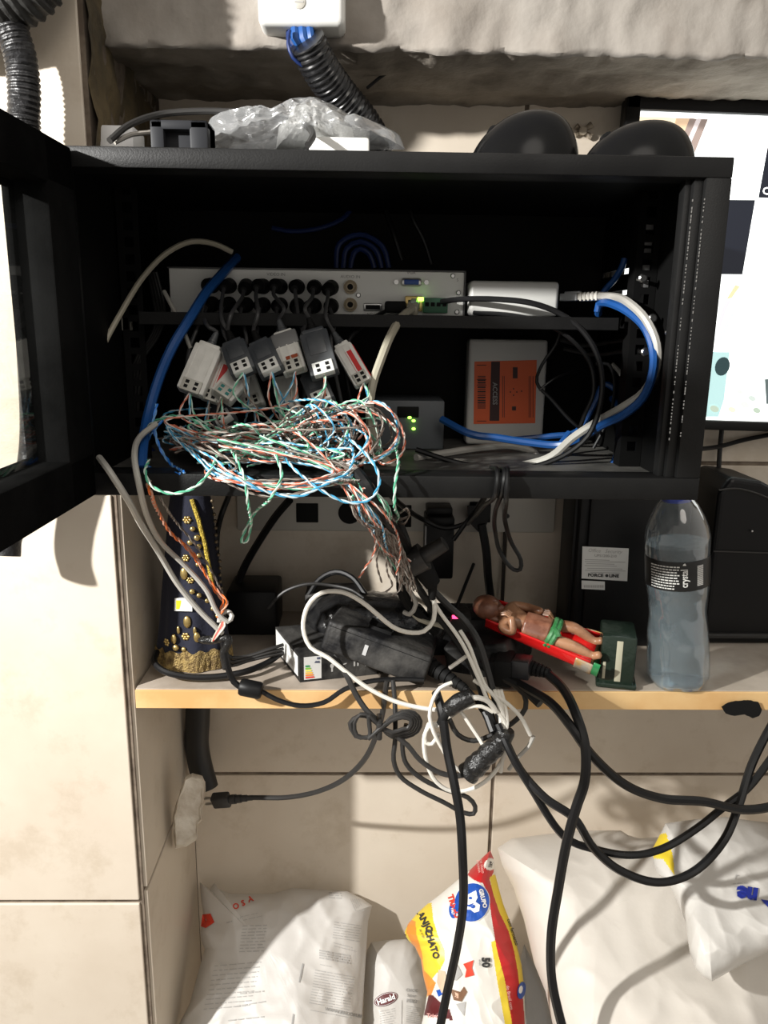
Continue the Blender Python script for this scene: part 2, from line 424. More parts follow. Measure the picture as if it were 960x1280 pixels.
# vertical louvres on the back panel, hardly lit
# door: hinged at the left, standing open towards the viewer
DX = CX0-.001
hinge = V((CX0+.0135, CY0-.002, 0)); DM = Matrix.Translation(hinge) @ Matrix.Rotation(math.radians(-90.5), 4, 'Z')
dl = .52; dz0, dz1 = CZ0+.001, CZ1-.002
b = MB(); fw = .050
b.box(0, dl, -.0135, .0115, dz1-.032, dz1, 0, .002, DM); b.box(0, dl, -.0135, .0115, dz0, dz0+.036, 0, .002, DM)
b.box(0, fw, -.0135, .0115, dz0, dz1, 0, .002, DM); b.box(dl-fw, dl, -.0135, .0115, dz0, dz1, 0, .002, DM)
b.box(fw-.014, fw+.006, -.019, -.013, dz0+.03, dz1-.026, 0, .002, DM)
b.box(fw-.014, dl-fw+.014, -.019, -.013, dz1-.036, dz1-.024, 0, .002, DM); b.box(fw-.014, dl-fw+.014, -.019, -.013, dz0+.026, dz0+.040, 0, .002, DM)
door = b.build('door', [BLKM], cab)
b = MB(); b.box(fw-.004, dl-fw+.004, -.003, -.001, dz0+.03, dz1-.028, 0, 0, DM)
b.build('door_glass', [clearmat('door glass', (.97, .98, .97), .03, .02, 0., .3)], door, smooth=False)
b = MB()
for zc in (dz0+.05, dz1-.05):
    b = MB(); b.cyl(DM @ V((.0, .006, zc-.012)), DM @ V((.0, .006, zc+.012)), .004); b.build('hinge', [BLKF], door)

# ================================================================ MONITOR (camera grid)
mon = thing('security_monitor', 'large black framed screen showing bright camera views right of the cabinet', 'monitor', M=Matrix.Translation((.285, .975, -.122)) @ Matrix.Rotation(math.radians(1.1), 4, 'Y'))
mw, mh = .66, .385
b = MB()
bz = .020
b.box(0, mw, 0, .012, mh-bz, mh, 0, .002); b.box(0, mw, 0, .012, 0, .012, 0, .002); b.box(0, bz-.003, 0, .012, 0, mh, 0, .002); b.box(mw-bz, mw, 0, .012, 0, mh, 0, .002)
b.box(.003, mw-.003, .008, .035, .003, mh-.003, 0, .004)
b.build('bezel', [BLKP], mon, world=False)
FM = frame_of(mon)
def scr(px, py, off=0.):
    """point on the screen plane seen at a picture position"""
    d = CAM_ROT @ V(((px-480)/FPX, -(py-640)/FPX, -1.0)); n = (FM.to_3x3() @ V((0, -1, 0))); p0 = FM @ V((0, .0075-off, 0))
    return d*(p0.dot(n)/d.dot(n))
b = MB(); b.box(bz-.004, mw-bz+.004, .0076, .0085, .011, mh-bz+.001, 0)
E_ = lambda nm, c, e=1.: mat(nm, c, .4, emit=e)
scrn = b.build('screen', [E_('screen white', (.96, 1., .98), 1.7)], mon, world=False, smooth=False)
def view(poly, m, off):
    b = MB(); px_poly(b, lambda x, y, o: scr(x, y, o), dense(poly, 20), 0, off, 2); return b.build('camera_view', [m], scrn, smooth=False)
view([(795, 146), (868, 148), (848, 200), (790, 200)], E_('view amber', (.80, .58, .38), .8), .0004)
view([(793, 147), (845, 148), (841, 165), (793, 165)], E_('view amber light', (1., .86, .62), 1.1), .0008)
view([(862, 148), (885, 149), (868, 192), (845, 192)], E_('view brown', (.36, .28, .25), .6), .0012)
view([(871, 148), (877, 148), (858, 192), (852, 192)], E_('view mauve', (.75, .68, .68), .8), .0016)
view([(800, 249), (944, 250), (928, 343), (800, 342)], E_('view dark', (.006, .008, .015), .9), .0004)
view([(962, 170), (990, 170), (985, 248), (948, 247)], E_('view dark', (.018, .022, .040)), .0004)
view([(900, 440), (912, 440), (905, 500), (898, 521), (850, 521), (850, 438)], E_('view teal', (.45, .68, .68), .95), .0004)
view(ellipse(903, 458, 9, 12, 20, 18), E_('view shade', (.03, .07, .08), .5), .0008)
view([(956, 474), (985, 472), (985, 505), (958, 505)], E_('view shade grey', (.12, .16, .16), .7), .0004)
view([(945, 216), (951, 206), (950, 212), (946, 219)], E_('view grey green', (.6, .72, .68), .8), .0006)
view([(898, 400), (906, 378), (921, 355), (918, 366), (907, 390), (900, 412)], E_('view lilac', (.72, .68, .86), 1.), .0004)
view([(896, 424), (903, 410), (919, 385), (916, 398), (905, 418), (899, 430)], E_('view violet', (.68, .72, .92), 1.), .0004)
view([(908, 374), (919, 356), (925, 358), (915, 372)], E_('view olive', (.72, .70, .42), .9), .0008)
for (x, y, r, nm, c) in ((931, 506, 6, 'view pale green', (.70, .86, .72)), (940, 498, 5, 'view grey', (.58, .66, .62)), (946, 513, 5, 'view sage', (.45, .55, .45)), (915, 512, 5, 'view cream', (.92, .86, .6)), (944, 395, 9, 'view mint', (.78, .93, .88)), (943, 425, 10, 'view mint', None), (950, 350, 9, 'view mint', None), (893, 511, 6, 'view sage', None), (925, 490, 4, 'view pale green', None)):
    view(ellipse(x, y, r, r*.7, 20, 10), MATS.get(nm) or E_(nm, c, .95), .0012)
b = MB(); px_text(b, scr, 'Cam', 953, 239, 13, 2, 0, .02, align='LEFT', off=.001); b.build('screen_text', [E_('screen text', (1, 1, 1), 1.3)], scrn, smooth=False)

# ================================================================ VIDEO RECORDER
rec = thing('video_recorder', 'silver video recorder on the inner shelf, rear ports facing out', 'recorder', (-.05, .84, .0088))
a = W(214, 399, .84); c = W(581, 334, .84); x0, x1, zr0, zr1 = a.x, c.x, .0088, .0525
b = MB(); b.box(x0, x1, .84, .955, zr0, zr1, 0, .0008); b.box(x0-.001, x1+.001, .837, .958, zr1, zr1+.0012, 1); b.box(x1, x1+.0012, .837, .955, zr0, zr1+.001, 1)
b.build('case', [SILV, mat('recorder lid', (.06, .06, .06), .4)], rec, smooth=False)
def on(px, py): p = W(px, py, .84); return p
RINGX = [266+21.2*k for k in range(8)]
for px, py in ((438, 359), (438, 381)):
    p = on(px, py); b = MB(); M = Matrix.Translation(p) @ Matrix.Rotation(PI/2, 4, 'X')
    b.lathe([(.0070, -.001), (.0070, .004), (.0058, .004), (.0058, .002), (.0045, .002), (.0045, .009), (.003, .009), (.003, .0085)], 0, M, 20, False); b.lathe([(.003, .0084), (.0001, .0084)], 1, M, 12, False); b.lathe([(.007, .0015), (.0001, .0015)], 1, M, 16, False)
    b.build('audio_jack', [mat('tarnished brass', (.22, .18, .12), .4, metal=.6), RUBB], rec)
p = on(514, 353); b = MB(); b.box(p.x-.0105, p.x+.0105, .834, .84, p.z-.0042, p.z+.0042, 0, .0025); b.box(p.x-.0078, p.x+.0078, .8335, .836, p.z-.0026, p.z+.0026, 1, .001)
for s_ in (-1, 1): b.lathe([(.0026, 0), (.0026, .004)], 0, Matrix.Translation(p+V((s_*.0155, 0, 0))) @ Matrix.Rotation(PI/2, 4, 'X'), 6)
b.build('vga_port', [STEEL, VGAB], rec)
p = on(466, 384); b = MB(); b.box(p.x-.0095, p.x+.0095, .8385, .84, p.z-.004, p.z+.004, 1, .001); b.box(p.x-.0075, p.x+.0075, .838, .8386, p.z-.0022, p.z+.0022, 0); b.build('video_port', [RUBB, STEEL], rec)
p = on(517, 380); b = MB(); b.box(p.x-.009, p.x+.009, .835, .84, p.z-.0075, p.z+.0078, 0, .0008); b.box(p.x-.006, p.x+.006, .8345, .8352, p.z-.005, p.z+.004, 1); np_ = b.build('network_port', [GOLDM, RUBB], rec)
q = W(526, 374, .833); b = MB(); b.box(q.x-.003, q.x+.003, .832, .8345, q.z-.002, q.z+.002, 0, .0006); b.build('indicator_light', [LEDG], np_)
p = on(545, 382); b = MB(); b.box(p.x-.0135, p.x+.0115, .832, .84, p.z-.0075, p.z+.0075, 0, .0008)
for k in range(4): b.box(p.x-.012+.006*k, p.x-.008+.006*k, .831, .8325, p.z-.001, p.z+.003, 1)
b.build('alarm_terminal', [DGRN, RUBB], rec)
for (px, py) in ((573, 366), (571, 390), (448, 369), (566, 345)):
    p = on(px, py); b = MB(); b.lathe([(.0026, 0), (.0026, .0008), (.0018, .0016)], 0, Matrix.Translation(p) @ Matrix.Rotation(PI/2, 4, 'X'), 10); b.build('screw', [STEEL], rec)
b = MB()
for (px, py, s_) in ((345, 343, 'VIDEO IN'), (438, 346, 'AUDIO IN'), (514, 341, 'VGA'), (466, 393, 'HDMI'), (572, 350, 'S')):
    px_text(b, lambda x, y, o: W(x, y, .84-o), s_, px, py, 5.5, 1, 0, off=.0004)
b.build('port_lettering', [INKG], rec, smooth=False)
for k in range(8):
    for py in (357, 380):
        p = on(RINGX[k], py+k*.35); b = MB(); b.lathe([(.0052, 0), (.0052, .006)], 0, Matrix.Translation(p) @ Matrix.Rotation(PI/2, 4, 'X'), 14); b.build('video_socket', [STEEL], rec)

# ================================================================ BALUNS on pigtails
random.seed(11)
GB = 'video baluns hanging from the recorder'
#  plug col,row ; body top px,py ; body end px,py ; D ; colour ; w ; label
BAL = [
 (0, 1, 262, 436, 238, 492, .735, 'w', .0255, 'white balun with grooved face, leftmost of the hanging baluns'),
 (1, 0, 284, 447, 262, 502, .745, 'wr', .020, 'white balun with dark red side, second from the left'),
 (1, 1, 300, 470, 276, 498, .735, 'w', .0225, 'white balun with turquoise terminals, tilted under the red sided one'),
 (2, 0, 292, 432, 306, 468, .730, 'b', .0235, 'charcoal balun with four terminal screws, leftmost of the dark baluns'),
 (3, 0, 325, 432, 341, 467, .730, 'b', .0235, 'charcoal balun directly left of the capped one'),
 (4, 0, 355, 420, 370, 466, .740, 'wg', .0225, 'cream balun with rust spots and a dark grey cap'),
 (6, 0, 392, 418, 407, 470, .728, 'b', .0260, 'large charcoal balun feeding the bright blue pair'),
 (6, 1, 390, 470, 405, 505, .740, 'b', .0235, 'charcoal balun hanging lowest under the large dark one'),
 (7, 0, 428, 434, 455, 480, .750, 'wr', .0180, 'small grey balun with red lettering, rightmost of the baluns'),
 (2, 1, 305, 470, 319, 510, .770, 'w', .022, 'white balun half hidden behind the green twisted pairs'),
 (4, 1, 355, 476, 365, 525, .765, 'w', .022, 'white balun behind the tangle below the capped one'),
 (5, 1, 270, 505, 284, 530, .750, 'b', .022, 'small dark balun lying lowest in the wires'),
]
TERM = []
def balun(col, row, tx, ty, ex, ey, D, kind, w_, label):
    A = W(tx, ty, D+.012); B = W(ex, ey, D-.008); ax = (B-A).normalized(); L_ = (B-A).length
    yv = (V((0, -1, .25)) - ax*V((0, -1, .25)).dot(ax)).normalized(); xv = yv.cross(ax)
    M = Matrix((xv, yv, ax)).transposed().to_4x4(); M.translation = A
    t = thing('video_balun', label, 'balun', M=M, group=None)
    cm = BALB if kind == 'b' else BALW; h = w_*.55
    b = MB(); b.box(-w_/2, w_/2, -h/2, h/2, .0, L_, 0, .0018)
    b.box(-w_/2*.8, w_/2*.8, -h/2*.8, h/2*.8, -.004, .002, 0, .0018)
    if kind != 'b':
        for k in range(3): b.box(-w_*.32+k*w_*.32-.0006, -w_*.32+k*w_*.32+.0006, h/2-.0002, h/2+.0006, .004, L_-.005, 0)
    else: b.box(-w_*.30, w_*.30, h/2-.0004, h/2+.0006, .004, L_*.55, 0, .0004)
    b.build('body', [cm], t, world=False)
    if kind == 'wr':
        b = MB(); b.box(w_/2-.0002, w_/2+.0005, -h*.35, h*.35, .004, L_-.003, 0); b.box(-w_*.05, w_*.32, h/2-.0002, h/2+.0005, L_*.2, L_*.75, 0); b.build('red_label', [REDP], t, world=False, smooth=False)
    if kind == 'wg':
        b = MB(); b.box(-w_/2-.001, w_/2+.001, -h/2-.001, h/2+.001, -.001, L_*.35, 0, .002); b.build('cap', [mat('grey cap', (.16, .16, .16), .5)], t, world=False)
        b = MB(); b.box(-w_*.2, w_*.35, h/2, h/2+.0006, L_*.62, L_*.72, 0, .0002); b.box(-w_*.1, w_*.2, h/2, h/2+.0006, L_*.85, L_*.92, 0, .0002); b.build('rust_spot', [mat('rust', (.30, .06, .02), .8)], t, world=False)
    b = MB()
    b.box(-w_*.36, w_*.36, h*.05, h/2+.0022, L_-.011, L_+.001, 0, .0006); tb = b.build('terminal_block', [WHTP if kind == 'b' else IVOP], t, world=False)
    b = MB()
    for sx in (-1, 1):
        for zz in (.0028, .0075): b.box(sx*w_*.17-.0017, sx*w_*.17+.0017, h/2+.0018, h/2+.0026, L_-zz-.0015, L_-zz+.0015, 0 if kind == 'b' or label.find('turq') < 0 else 1)
    b.build('terminal_hole', [RUBB, mat('turquoise terminal', (.02, .18, .17), .5)], tb, world=False, smooth=False)
    # plug on the recorder, boot and pigtail
    p = W(RINGX[col], (357, 380)[row]+col*.35, .84); q = p+V((random.uniform(-.003, .003), -.026, random.uniform(-.004, 0)))
    b = MB(); b.cyl(p+V((0, -.002, 0)), q, .0078, .0070, n=18); b.cyl(q, q+V((0, -.008, -.002)), .0068, .0035, n=14); b.build('bnc_plug', [RUBB], t)
    s0 = q+V((0, -.007, -.002)); mid = (s0+A)/2+V((random.uniform(-.008, .008), -.012, 0)); e = A-ax*.006
    pts = [s0, s0+V((0, -.008, -.006)), V((mid.x, min(mid.y, e.y-.0), mid.z)), e-ax*.012, e]
    b = MB(); b.tube(cr(pts, .003), .0019, 8); b.build('pigtail', [mat('grey pigtail', (.05, .05, .052), .5)], t)
    b = MB()
    for k in range(5): b.cyl(e-ax*(.010-.0026*k), e-ax*(.0085-.0026*k), .0026+.0005*k, n=12)
    b.cyl(e-ax*.011, e+ax*.004, .0025, .004, n=12); b.build('strain_relief', [RUBB if kind == 'b' else BALB], t)
    TERM.append(B+yv*.004)
    return t
for a_ in BAL: balun(*a_)
# the remaining plugs hold loose pigtails that go down behind the baluns
LP = [(0, 0, 'plug of the top left socket, half hidden by the blue cable', [(250, 400, .79), (236, 440, .78), (232, 500, .79)]),
      (3, 1, 'plug in the fourth socket of the lower row', [(322, 410, .79), (318, 440, .78), (322, 500, .79)]),
      (5, 0, 'plug in the sixth socket of the upper row', [(374, 400, .785), (382, 430, .775), (380, 500, .78)]),
      (7, 1, 'plug of the bottom right video socket, cable running to the small grey balun', [(418, 405, .785), (414, 430, .77), (430, 520, .77)])]
for col, row, lab, pts in LP:
    t = thing('video_plug', 'black ' + lab, 'plug', W(RINGX[col], (357, 380)[row], .84))
    p = W(RINGX[col], (357, 380)[row]+col*.35, .84); q = p+V((0, -.026, -.001))
    b = MB(); b.cyl(p+V((0, -.002, 0)), q, .0078, .0070, n=18); b.cyl(q, q+V((0, -.008, -.002)), .0068, .0035, n=14); b.build('plug_body', [RUBB], t)
    b = MB(); b.tube(cr([q+V((0, -.006, -.002))]+pw(pts), .004), .0019, 8); b.build('pigtail', [MATS['grey pigtail']], t)
print('part one built')

# ================================================================ OTHER DEVICES IN THE CABINET
a = W(587, 388, .82); c = W(700, 352, .82)
t = thing('network_switch', 'plain white network box on the inner shelf beside the recorder', 'network box', (a.x, .82, .0088))
b = MB(); b.box(a.x, c.x, .82, .93, .0090, c.z, 0, .004, seg=3); b.build('case', [mat('white matte case', (.66, .66, .63), .35)], t)
p = W(697, 372, .86); b = MB(); b.box(c.x-.001, c.x+.0006, .845, .862, .012, .026, 0); b.build('network_port', [RUBB], t, smooth=False)
a = W(582, 553, .91); c = W(686, 425, .91)
t = thing('modem', 'white upright modem with orange label, standing on the cabinet floor', 'modem', (a.x, .91, CZ0+.004))
b = MB(); zb = CZ0+.0045; b.box(a.x, c.x, .91, .938, zb, c.z, 0, .004, seg=3)
b.build('case', [mat('dull white case', (.60, .59, .56), .4)], t)
pl_ = lambda x, y, o: W(x, y, .9095-o)
b = MB(); px_poly(b, pl_, dense([(593, 452), (671, 450), (669, 529), (592, 530)], 20), 0, .0002, 2)
px_poly(b, pl_, [(614, 452), (625, 452), (624, 526), (612, 526)], 1, .0006, 2)
random.seed(3)
y = 470
while y < 512:
    h_ = random.choice((1, 1, 2)); px_poly(b, pl_, [(597, y), (607, y), (607, y+h_), (597, y+h_)], 1, .0006, 1); y += h_+random.choice((1, 1.5))
for yy in (456, 474, 481, 526): px_poly(b, pl_, [(596, yy), (608, yy), (608, yy+.8), (596, yy+.8)], 1, .0006, 1)
px_poly(b, pl_, [(641, 459), (647, 459), (647, 473), (641, 473)], 1, .0006, 1); px_poly(b, pl_, [(640, 508), (645, 508), (645, 513), (640, 513)], 1, .0006, 1)
for (x, y) in ((642, 486), (638, 490), (646, 490), (642, 494), (652, 489)): px_poly(b, pl_, ellipse(x, y, 1, 1, 0, 6), 1, .0006, 1)
for xx in (628, 630, 661, 663, 666): px_poly(b, pl_, [(xx, 470), (xx+.7, 470), (xx+.7, 522), (xx, 522)], 1, .0006, 1)
px_text(b, pl_, 'ACCESS', 618.5, 492, 8, 90, 2, .02, off=.001)
b.build('label_sticker', [ORNG, mat('label brown ink', (.06, .03, .03), .7), INKG], t, smooth=False)['label'] = 'bright orange printed label'
a = W(468, 548, .87); c = W(556, 501, .87)
t = thing('media_converter', 'small dark grey box with green lights on the cabinet floor', 'network box', (a.x, .87, CZ0+.004))
b = MB(); b.box(a.x, c.x, .87, .95, CZ0+.0045, c.z, 0, .002); b.build('case', [mat('dark grey case', (.10, .11, .12), .5)], t)
p = W(510, 515, .87); b = MB(); b.box(p.x-.012, p.x+.012, .868, .871, p.z-.006, p.z+.006, 0, .001); pt = b.build('network_port', [RUBB], t)
for (x, y) in ((517, 526), (517, 536), (512, 522)):
    p = W(x, y, .868); b = MB(); b.ball(p, .0022, sc=(1, .6, .7)); b.build('indicator_light', [LEDG], t)

# ================================================================ CABLES INSIDE THE CABINET
def ethernet(lab, pts, r, m, plug=None, pm=None, grp=None):
    """network lead; plug = (from point, to point) of its clear or moulded plug"""
    t = thing('network_cable', lab, 'cable', W(*pts[0]), group=grp)
    cable('jacket', '', pts, r, m, parent=t)
    if plug:
        A, B = W(*plug[0]), W(*plug[1]); M = frame(A, B); L_ = (B-A).length
        b = MB(); b.box(0, L_*.45, -.0055, .0055, -.0038, .0038, 0, .0008, M); b.box(L_*.1, L_*.5, -.003, .003, .0036, .0058, 0, .0005, M); b.build('connector', [clearmat('clear plug plastic', (.8, .8, .76), .15, .1, .45) if 'clear plug plastic' not in MATS else MATS['clear plug plastic']], t)
        b = MB()
        b.box(L_*.45, L_*.98, -.0045, .0045, -.0035, .0035, 0, .0015, M)
        for k in range(5): x_ = L_*(.52+.1*k); b.box(x_, x_+L_*.05, -.0055, .0055, -.0045, .0045, 0, .0008, M)
        b.build('boot', [pm or m], t)
    return t
ethernet('grey network cable curving down from the white box, clear plug', [(748, 370, .825), (765, 371, .815), (788, 380, .765), (808, 400, .745), (821, 430, .735), (820, 460, .735), (805, 490, .74), (780, 508, .75), (750, 525, .78), (715, 548, .79), (690, 570, .79), (660, 580, .80), (620, 583, .81), (570, 578, .81), (530, 583, .81)], .0042, LGRC, ((702, 372, .85), (750, 370, .825)), WHTC)
cable('network_cable', 'bright blue network cable looping along the right side of the cabinet', [(748, 392, .85), (750, 380, .83), (768, 381, .79), (790, 393, .765), (808, 412, .745), (817, 440, .735), (815, 470, .725), (803, 498, .73), (780, 518, .74), (755, 530, .76), (730, 545, .80), (700, 556, .82), (660, 553, .83), (620, 547, .83), (590, 543, .83), (552, 524, .855)], .0041, BLUC)
cable('network_cable', 'short blue cable end sticking up above the grey plug', [(781, 323, .83), (777, 335, .83), (766, 352, .83), (752, 368, .83), (746, 390, .83)], .0032, BLUC)
cable('network_cable', 'blue cable loop resting on the cabinet floor at the right', [(712, 541, .85), (700, 560, .84), (715, 586, .82), (735, 597, .80), (752, 594, .80), (768, 576, .80), (777, 548, .81), (776, 515, .83), (765, 498, .88)], .0036, BLUC)
cable('network_cable', 'blue cable behind the black loop right of the modem', [(640, 550, .88), (690, 545, .88), (720, 540, .88), (745, 500, .89), (755, 480, .89), (775, 490, .88)], .0035, BLUC)
cable('power_cable', 'shiny black cable looping from the recorder around the modem', [(552, 377, .830), (575, 374, .815), (620, 374, .80), (665, 379, .785), (700, 392, .78), (727, 412, .775), (745, 440, .772), (753, 475, .770), (748, 515, .768), (735, 545, .77), (712, 565, .775), (685, 578, .78), (650, 586, .785), (610, 584, .79), (570, 578, .79), (520, 562, .80)], .0028, RUB)
cable('power_cable', 'second black cable looping inside the first from under the white box', [(592, 391, .82), (640, 394, .80), (680, 404, .79), (715, 425, .785), (738, 455, .785), (742, 490, .785), (730, 520, .79), (722, 545, .80)], .0022, RUB)
cable('power_cable', 'thin black cable crossing the right edge of the modem', [(705, 395, .80), (695, 430, .81), (678, 455, .815), (671, 478, .82), (690, 500, .815), (718, 530, .81), (742, 545, .81)], .0018, RUB)
cable('power_cable', 'fine black cable branching right from beside the modem', [(674, 488, .818), (690, 475, .82), (705, 468, .83), (735, 460, .86)], .0014, RUB)
cable('power_cable', 'black cable hanging as a narrow arc before the right rack rail', [(745, 455, .84), (760, 455, .835), (768, 475, .83), (765, 510, .83), (758, 530, .835), (742, 560, .84)], .0018, RUB)
ethernet('thick beige network cable dropping from the recorder network port', [(516, 386, .81), (503, 396, .79), (488, 420, .765), (476, 450, .75), (466, 480, .745), (462, 510, .745), (465, 540, .75), (474, 565, .76), (492, 583, .77), (520, 590, .775), (548, 588, .78)], .0043, BEIC, ((518, 379, .840), (515, 389, .806)), BEIC)
t = thing('power_cable', 'thin black cable with square plug beside the network port, curving left', 'cable', W(494, 384, .83))
cable('jacket', '', [(490, 385, .825), (470, 395, .81), (450, 410, .79), (435, 428, .775), (432, 460, .77), (438, 500, .765), (446, 550, .70), (452, 585, .66)], .0021, RUB, parent=t)
p = W(494, 384, .84); b = MB(); b.box(p.x-.011, p.x+.010, .815, .8385, p.z-.0055, p.z+.0055, 0, .002); b.build('plug', [RUBB], t)
cable('network_cable', 'light grey cable lying in a flat loop on the cabinet floor', [(520, 572, .80), (560, 566, .83), (600, 560, .85), (640, 558, .86), (668, 566, .86), (668, 577, .84), (640, 588, .81), (600, 592, .79)], .0040, LGRC)
cable('network_cable', 'grey cable pressed along the cabinet floor under the modem', [(500, 578, .84), (540, 576, .82), (580, 580, .80), (630, 590, .78), (670, 588, .77), (690, 592, .76)], .0036, GRYC)
cable('network_cable', 'grey cable arching over the inner shelf at the far left', [(118, 468, .745), (128, 435, .755), (150, 393, .77), (180, 345, .79), (210, 315, .80), (240, 302, .81), (268, 305, .82), (290, 315, .83)], .0027, BEIC)
cable('network_cable', 'thick blue cable dropping left of the white baluns', [(296, 322, .86), (280, 340, .82), (258, 365, .79), (236, 400, .765), (215, 435, .75), (198, 475, .74), (184, 525, .72), (178, 565, .68), (177, 586, .665)], .0047, BLUC)
random.seed(5)
for k, (x, y) in enumerate(((150, 470), (160, 480), (142, 455))):
    cable('network_cable', ('dark navy cable at the left wall, %s of the three' % ('middle', 'right', 'left')[k]), [(x+5, 335, .90), (x-2, 380, .88), (x-8, 430, .87), (x-4, 480, .86), (x+4, 530, .86), (x+22, 560, .85), (x+50, 582, .84)], .0055, NAVC)
for k in range(4):
    cable('speaker_wire', 'grey twin lead hanging left of the recorder, %s' % ('nearest the blue cable', 'second from the blue cable', 'third from the blue cable', 'farthest from the blue cable')[3-k], [(186+3*k, 340, .86-.004*k), (192+4*k, 375, .85), (196+3*k, 400, .84), (186+3*k, 425, .835), (172+3*k, 445, .83), (163+4*k, 475, .83), (160+4*k, 520, .83)], .0017, DGRC)
cable('network_cable', 'thin white cable slanting down in front of the shelf lip at left', [(205, 364, .80), (216, 385, .79), (228, 410, .78), (238, 435, .78)], .0021, LGRC)
cable('network_cable', 'faint grey cable along the dark top left of the cabinet', [(105, 245, .80), (130, 275, .84), (150, 310, .87), (158, 330, .88), (175, 345, .89)], .0017, GRYC)
cable('network_cable', 'dark blue cable hanging at the cabinet back wall', [(340, 285, .93), (365, 289, .93), (400, 285, .93), (430, 272, .94), (445, 250, .955)], .0026, NAVC)
for k in range(3):
    cable('network_cable', 'coil of dark blue cable behind the recorder, %s ring' % ('outer', 'middle', 'inner')[k], [(420+k*9, 335, .90), (424+k*9, 305+k*6, .90), (450, 293+k*9, .90), (478-k*8, 308+k*5, .90), (486-k*9, 335, .90)], .003, NAVC)
cable('power_cable', 'black cable hanging from the cabinet ceiling toward the coil', [(490, 235, .93), (483, 262, .93), (492, 290, .92), (503, 325, .92)], .003, RUB)
cable('power_cable', 'black cable on the right of the hanging pair at the cabinet back', [(510, 240, .94), (515, 270, .93), (530, 300, .93), (540, 330, .93)], .0026, RUB)
for k, pts in enumerate(([(700, 425, .90), (730, 432, .90), (760, 428, .87), (786, 425, .83)], [(705, 436, .90), (740, 443, .88), (786, 438, .83)])):
    cable('patch_lead', 'dark grey lead running to the right rail, %s of two' % ('upper', 'lower')[k], pts, .0022, DGRC)
cable('network_cable', 'pale grey stub of cable left of the right rail', [(765, 455, .86), (772, 462, .86), (778, 470, .86)], .0024, LGRC)

# ================================================================ TWISTED PAIRS
PC = {'green': mat('green wire', (.12, .48, .30), .4), 'blue': mat('blue wire', (.06, .34, .58), .4), 'orange': mat('salmon wire', (.62, .17, .10), .4), 'brown': mat('brown wire', (.15, .11, .09), .45), 'vivid': mat('vivid blue wire', (.02, .20, .72), .4), 'rust': mat('bright orange wire', (.75, .16, .03), .4)}
PW_ = {'green': mat('pale green wire', (.60, .72, .64), .4), 'blue': mat('pale blue wire', (.58, .70, .76), .4), 'orange': mat('pale salmon wire', (.74, .62, .56), .4), 'brown': mat('grey brown wire', (.30, .27, .24), .4), 'vivid': mat('pale vivid blue wire', (.20, .42, .78), .4), 'rust': mat('rust white wire', (.62, .32, .22), .4)}
def pair(pts, colr, label, group=None, r=.00060, pitch=.019, step=.0030, untwist=0.):
    q = cr(pts, step); n = len(q); ph = random.random()*6
    A = []; B = []; nrm = None; s_ = 0
    for i, p in enumerate(q):
        t = (q[min(i+1, n-1)]-q[max(i-1, 0)]).normalized()
        if nrm is None: nrm = t.orthogonal().normalized()
        nrm = (nrm-t*nrm.dot(t)).normalized(); bn = t.cross(nrm)
        if i: s_ += (p-q[i-1]).length
        a = ph+2*PI*s_/pitch; d = (nrm*math.cos(a)+bn*math.sin(a))*r*.95
        A.append(p+d); B.append(p-d)
    b = MB(); b.tube(A, r, 5, 0); b.tube(B, r, 5, 1)
    o = b.build('twisted_pair', [PC[colr], PW_[colr]]); tag(o, label, 'wire', group)
    return o
GNAME = {'green': 'green and white twisted pair in the tangle under the baluns', 'blue': 'blue and white twisted pair in the tangle under the baluns', 'orange': 'salmon and white twisted pair in the tangle under the baluns', 'brown': 'brown and white twisted pair in the tangle under the baluns'}
def sh_(p): return (p[0], p[1], p[2]-.062*max(0, min(1, (.76-p[2])/.06)) if p[1] < 640 else p[2])
random.seed(23)
R_ = random.uniform
BX, BY = 505, 700
FLZ = CZ0+.0195
def keep(p):
    """a wire point inside the cabinet stays above its floor and front lip"""
    if p.y > .633 and p.z < FLZ+.004: p.z = FLZ+.004+random.uniform(0, .006)
    return p
cols = ['green', 'blue', 'orange', 'brown']
CN = {'green': 'green', 'blue': 'light blue', 'orange': 'salmon', 'brown': 'brown'}
def tang(x, y, D): return W(*sh_((x, y, D)))
